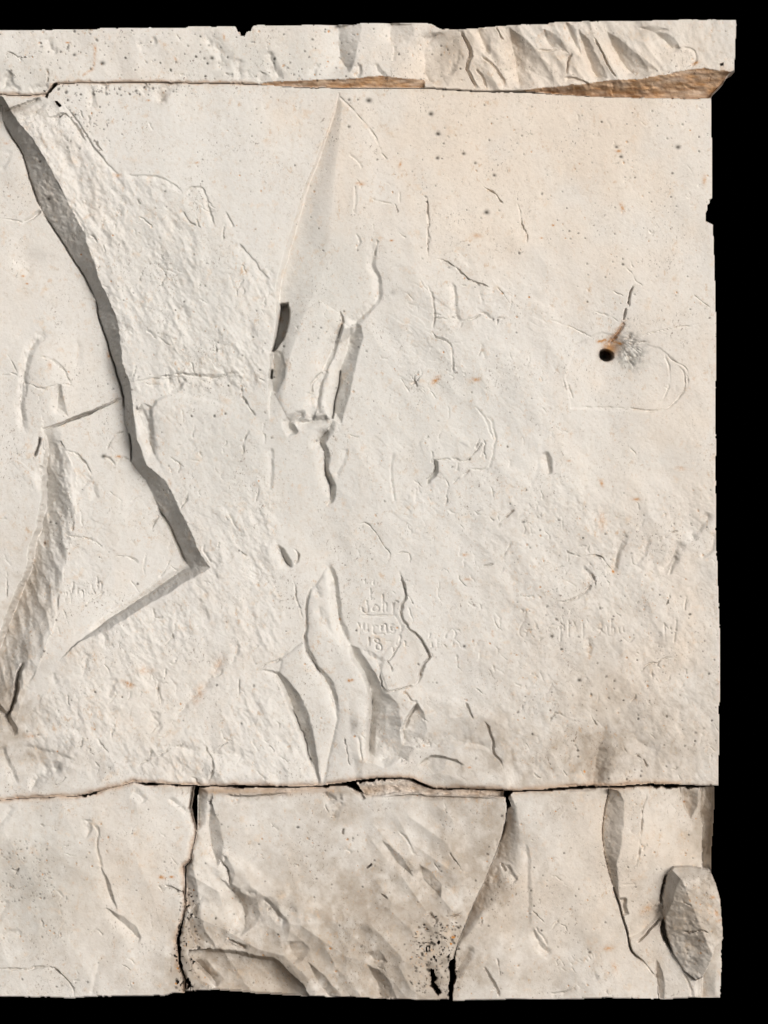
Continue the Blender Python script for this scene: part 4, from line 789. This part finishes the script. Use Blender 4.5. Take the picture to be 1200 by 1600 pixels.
# ------------------------------------------------------------------ material
def new_mat(name_):
    m = bpy.data.materials.new(name_); m.use_nodes = True
    return m, m.node_tree.nodes, m.node_tree.links, m.node_tree.nodes['Principled BSDF']
stone, N, L, bs = new_mat('limestone')
def node(t, **kw):
    n = N.new(t)
    for k, v in kw.items(): setattr(n, k, v)
    return n
def mixc(fac, c1, c2, mode='MIX'):
    n = node('ShaderNodeMix', data_type='RGBA', blend_type=mode)
    for sock, v in ((n.inputs[0], fac), (n.inputs[6], c1), (n.inputs[7], c2)):
        if isinstance(v, (int, float)): sock.default_value = v
        elif isinstance(v, tuple): sock.default_value = v + (1,) if len(v) == 3 else v
        else: L.new(v, sock)
    return n.outputs[2]
def math_(op, a_, b_=0.0):
    n = node('ShaderNodeMath', operation=op)
    for sock, v in ((n.inputs[0], a_), (n.inputs[1], b_)):
        if isinstance(v, (int, float)): sock.default_value = v
        else: L.new(v, sock)
    return n.outputs[0]
geo = node('ShaderNodeNewGeometry')
at1 = node('ShaderNodeAttribute', attribute_name='stain'); at2 = node('ShaderNodeAttribute', attribute_name='tone')
s1 = node('ShaderNodeSeparateColor'); L.new(at1.outputs['Color'], s1.inputs[0])
s2 = node('ShaderNodeSeparateColor'); L.new(at2.outputs['Color'], s2.inputs[0])
def noise(scale, detail=4, rough_=.6, stretch=None):
    n = node('ShaderNodeTexNoise'); n.inputs['Scale'].default_value = scale; n.inputs['Detail'].default_value = detail; n.inputs['Roughness'].default_value = rough_
    if stretch:
        mp = node('ShaderNodeMapping'); mp.inputs['Scale'].default_value = stretch; L.new(geo.outputs['Position'], mp.inputs[0]); L.new(mp.outputs[0], n.inputs['Vector'])
    else: L.new(geo.outputs['Position'], n.inputs['Vector'])
    return n.outputs['Fac']
nb_ = noise(2.2, 5); ns = noise(26, 6, .65); nf = noise(150, 3, .6); nv = noise(9, 5, .6, (3.2, 1, .8)); nh = noise(30, 4, .6, (.5, 1, 4))
c = mixc(s2.outputs[0], (0.656, 0.642, 0.618), (0.684, 0.610, 0.532))
c = mixc(math_('MULTIPLY', s2.outputs[2], .8), c, (0.560, 0.560, 0.535))
def ramp(v, lo, hi):
    n = node('ShaderNodeMapRange'); L.new(v, n.inputs[0]); n.inputs[1].default_value = lo; n.inputs[2].default_value = hi; return n.outputs[0]
c = mixc(math_('MULTIPLY', ramp(nb_, .42, .68), .35), c, (0.70, 0.68, 0.64))
c = mixc(math_('MULTIPLY', ramp(ns, .52, .75), .34), c, (0.52, 0.46, 0.39))
c = mixc(math_('MULTIPLY', ramp(nv, .56, .78), .26), c, (0.50, 0.43, 0.35))
c = mixc(math_('MULTIPLY', ramp(nh, .58, .78), .14), c, (0.75, 0.73, 0.69))
c = mixc(math_('MULTIPLY', ramp(nf, .55, .8), .30), c, (0.47, 0.42, 0.36))
c = mixc(math_('MULTIPLY', s2.outputs[1], math_('ADD', .35, math_('MULTIPLY', ns, .75))), c, (0.335, 0.278, 0.220))
c = mixc(s1.outputs[2], c, mixc(ramp(nh, .38, .62), (0.30, 0.155, 0.065), (0.47, 0.29, 0.155)))
c = mixc(math_('MULTIPLY', ramp(noise(70, 4, .7), .58, .70), .38), c, (0.36, 0.27, 0.19))
c = mixc(math_('MULTIPLY', ramp(noise(17, 6, .72), .58, .68), .38), c, (0.62, 0.47, 0.33))
c = mixc(math_('MULTIPLY', ramp(noise(130, 3, .7, (1, 1, .6)),   .60, .66), math_('MULTIPLY', ramp(noise(5, 4, .6), .47, .64), .8)), c, (0.17, 0.13, 0.10))
c = mixc(math_('MULTIPLY', ramp(noise(48, 5, .75, (1, 1, .7)), .57, .65), math_('MULTIPLY', ramp(noise(6.5, 4, .6), .47, .62), .6)), c, (0.50, 0.33, 0.19))
rf = math_('MULTIPLY', s1.outputs[0], math_('ADD', .35, math_('MULTIPLY', ramp(noise(75, 4, .7), .40, .58), 1.3)))
c = mixc(math_('MINIMUM', rf, 1.0), c, (0.46, 0.215, 0.055))
c = mixc(s1.outputs[1], c, (0.045, 0.038, 0.03))
L.new(c, bs.inputs['Base Color']); bs.inputs['Roughness'].default_value = .93
bs.inputs['Specular IOR Level'].default_value = .2
bp = node('ShaderNodeBump'); bp.inputs['Strength'].default_value = .6; bp.inputs['Distance'].default_value = .002
L.new(math_('ADD', math_('MULTIPLY', noise(95, 5, .65), 1.0), math_('MULTIPLY', nf, .6)), bp.inputs['Height']); L.new(bp.outputs[0], bs.inputs['Normal'])
black, _, _, bb = new_mat('matt_black'); bb.inputs['Base Color'].default_value = (0, 0, 0, 1); bb.inputs['Roughness'].default_value = 1; bb.inputs['Specular IOR Level'].default_value = 0

# ------------------------------------------------------------------ meshes
gy, gx = np.gradient(H, S)
nrm = np.stack([-gx, -np.ones_like(H), gy], -1).astype(np.float32); nrm /= np.linalg.norm(nrm, axis=-1, keepdims=True)
stain = np.clip(np.stack([rust, spot, brown, np.ones_like(rust)], -1), 0, 1).astype(np.float32)
tone = np.clip(np.stack([warm, dirt_shade, cool, np.ones_like(rust)], -1), 0, 1).astype(np.float32)
WXc = (X - 600) * PX; WZc = (800 - Y) * PX; WYc = -H * PX
BACK = 0.34
def thing(name_, label, cat, loc, group=None):
    o = bpy.data.objects.new(name_, None); col.objects.link(o); o.location = loc
    o.empty_display_size = .1
    o['label'] = label; o['category'] = cat
    if group: o['group'] = group
    o['kind'] = 'thing'
    return o
def mk(name_, P, F, Nn, c1, c2, parent, loc, label=None):
    me = bpy.data.meshes.new(name_)
    me.vertices.add(len(P)); me.vertices.foreach_set('co', (P - np.array(loc, np.float32)).astype(np.float32).ravel())
    nf_ = len(F); me.loops.add(nf_ * 4); me.polygons.add(nf_)
    me.loops.foreach_set('vertex_index', F.astype(np.int32).ravel())
    me.polygons.foreach_set('loop_start', np.arange(0, nf_ * 4, 4, dtype=np.int32))
    me.polygons.foreach_set('use_smooth', np.ones(nf_, bool))
    me.update(calc_edges=True)
    for nm, cc in (('stain', c1), ('tone', c2)):
        at = me.attributes.new(nm, 'FLOAT_COLOR', 'POINT'); at.data.foreach_set('color', cc.ravel())
    me.normals_split_custom_set_from_vertices(Nn)
    me.materials.append(stone)
    o = bpy.data.objects.new(name_, me); col.objects.link(o); o.parent = parent
    if label: o['label'] = label
    return o
def build(key, parent, names, main):
    loc = tuple(parent.location)
    m = blocks[key] & ~cut
    cell = m[:-1, :-1]
    pc = part[:-1, :-1]
    ids = np.arange(NX * NY).reshape(NY, NX)
    known = {i for i in names}
    for pid, (nm, label) in list(names.items()) + [(main[0], None)] if False else list(names.items()):
        sel = cell & (pc == pid) if pid != main else cell & ~np.isin(pc, [i for i in known if i != main])
        if not sel.any(): continue
        j, i = np.nonzero(sel)
        F = np.stack([ids[j, i], ids[j + 1, i], ids[j + 1, i + 1], ids[j, i + 1]], 1)
        used, inv = np.unique(F, return_inverse=True); F = inv.reshape(-1, 4)
        P = np.stack([WXc.ravel()[used], WYc.ravel()[used], WZc.ravel()[used]], 1)
        Nn = nrm.reshape(-1, 3)[used]; a1 = stain.reshape(-1, 4)[used]; a2 = tone.reshape(-1, 4)[used]
        if pid == main:         # side walls run back from every free edge of the block
            cp = np.zeros((NY + 1, NX + 1), bool); cp[1:NY, 1:NX] = cell
            E = []
            jj, ii = np.nonzero(cell & ~cp[0:NY - 1, 1:NX]); E.append((ids[jj, ii], ids[jj, ii + 1]))
            jj, ii = np.nonzero(cell & ~cp[2:NY + 1, 1:NX]); E.append((ids[jj + 1, ii + 1], ids[jj + 1, ii]))
            jj, ii = np.nonzero(cell & ~cp[1:NY, 0:NX - 1]); E.append((ids[jj + 1, ii], ids[jj, ii]))
            jj, ii = np.nonzero(cell & ~cp[1:NY, 2:NX + 1]); E.append((ids[jj, ii + 1], ids[jj + 1, ii + 1]))
            ea = np.concatenate([q[0] for q in E]); eb_ = np.concatenate([q[1] for q in E])
            ue, ie = np.unique(np.concatenate([ea, eb_]), return_inverse=True); n0 = len(P); n1_ = len(ue); k = len(ea)
            Pf = np.stack([WXc.ravel()[ue], WYc.ravel()[ue], WZc.ravel()[ue]], 1); Pb = Pf.copy(); Pb[:, 1] = BACK
            P = np.vstack([P, Pf, Pb]); F = np.vstack([F, np.stack([n0 + ie[:k], n0 + ie[k:], n0 + n1_ + ie[k:], n0 + n1_ + ie[:k]], 1)])
            Nn = np.vstack([Nn, np.zeros((2 * n1_, 3), np.float32)])
            e1 = stain.reshape(-1, 4)[ue].copy(); e1[:, 2] = np.maximum(e1[:, 2], .25); e2 = tone.reshape(-1, 4)[ue]
            a1 = np.vstack([a1, e1, e1]); a2 = np.vstack([a2, e2, e2])
        mk(nm, P, F, Nn, a1, a2, parent, loc, label)
def base(x, y): return ((x - 600) * PX, 0.0, (800 - y) * PX)

o = thing('stone_course', 'long flat pale stone strip along the top left, speckled black, notched upper edge', 'stone block', base(360, 135))
build('T1', o, {0: ('rock_face', None), 31: ('stained_underside', 'narrow brown strip under the lower edge')}, 0)
o = thing('stone_course', 'overhanging top right stone with diagonal chisel ridges and brown stained underside', 'stone block', base(930, 140))
build('T2', o, {0: ('rock_face', None), 30: ('stained_underside', 'broad brown overhang below the ridges')}, 0)
o = thing('rock_slab', 'huge cream limestone slab filling the middle, with carved names and a rusty drill hole', 'stone slab', base(530, 1230))
build('M', o, {0: ('rock_face', None), 1: ('recessed_face', 'flat recessed sheet at the left'), 2: ('fracture_edge', 'long grey step running down to a sharp corner'), 3: ('spalled_face', 'rough flaked area right of the grey step'),
               4: ('fracture_groove', 'rough dark groove at the lower left'), 5: ('stone_flake', 'long pointed flake in the upper middle'), 6: ('fracture_edge', 'short grey step on the right of the flake'), 7: ('stone_tongue', 'smooth curved tongue of stone between two grooves'),
               9: ('stone_tongue', 'smooth tongue ending in a point at the bottom joint'), 10: ('stone_flake', 'rounded flake behind the curved dark crack'), 8: ('drill_hole', 'round dark hole with rust above it'),
               21: ('carved_inscription', 'carved John with two lines below'), 22: ('carved_inscription', 'faint letters right of the curved crack'), 23: ('carved_inscription', 'faint row of scratched letters on the right'), 26: ('carved_inscription', 'pair of short upright strokes near the right edge'), 24: ('carved_inscription', 'small slanted name on the left sheet')}, 0)
o = thing('stone_block', 'wide smooth block at the bottom left with a grey speckled patch', 'stone block', base(130, 1556), 'blocks of the bottom course')
build('A', o, {0: ('rock_face', None)}, 0)
o = thing('stone_block', 'broad chipped block at bottom centre with a dark hollow at its lower left', 'stone block', base(500, 1558), 'blocks of the bottom course')
build('B', o, {0: ('rock_face', None), 11: ('hollow', 'dark concave scoop')}, 0)
o = thing('stone_block', 'bottom block right of the slanting crack, with a shaded left edge', 'stone block', base(850, 1561), 'blocks of the bottom course')
build('C', o, {0: ('rock_face', None), 12: ('side_facet', 'shaded slope beside the slanting crack'), 25: ('carved_inscription', 'row of tiny scratched marks')}, 0)
o = thing('stone_block', 'upright bottom right block directly left of and beneath the jutting angular boulder', 'stone block', base(1050, 1559), 'blocks of the bottom course')
build('D', o, {0: ('rock_face', None)}, 0)
o = thing('boulder', 'jutting angular brown grey boulder at the bottom right corner', 'boulder', base(1085, 1530))
build('E', o, {0: ('front_facet', None), 13: ('side_facet', None), 14: ('worn_edge', 'pale crumbling upper right edge')}, 0)
def single(key, name_, label, cat, loc):
    o = thing(name_, label, cat, loc); build(key, o, {0: ('rock_face', None)}, 0)
single('F', 'stone_sliver', 'thin dark recessed stone sliver above the jutting boulder', 'stone', base(1090, 1372))
single('G', 'stone_sliver', 'crumbled stone strip wedged in the joint above the bottom centre block', 'stone', base(676, 1245))

# black backdrop behind the stones
me = bpy.data.meshes.new('background'); r_ = 14
me.from_pydata([(-r_, 2.2, -r_), (r_, 2.2, -r_), (r_, 2.2, r_), (-r_, 2.2, r_)], [], [(0, 1, 2, 3)]); me.materials.append(black)
o = bpy.data.objects.new('background', me); col.objects.link(o); o['kind'] = 'structure'
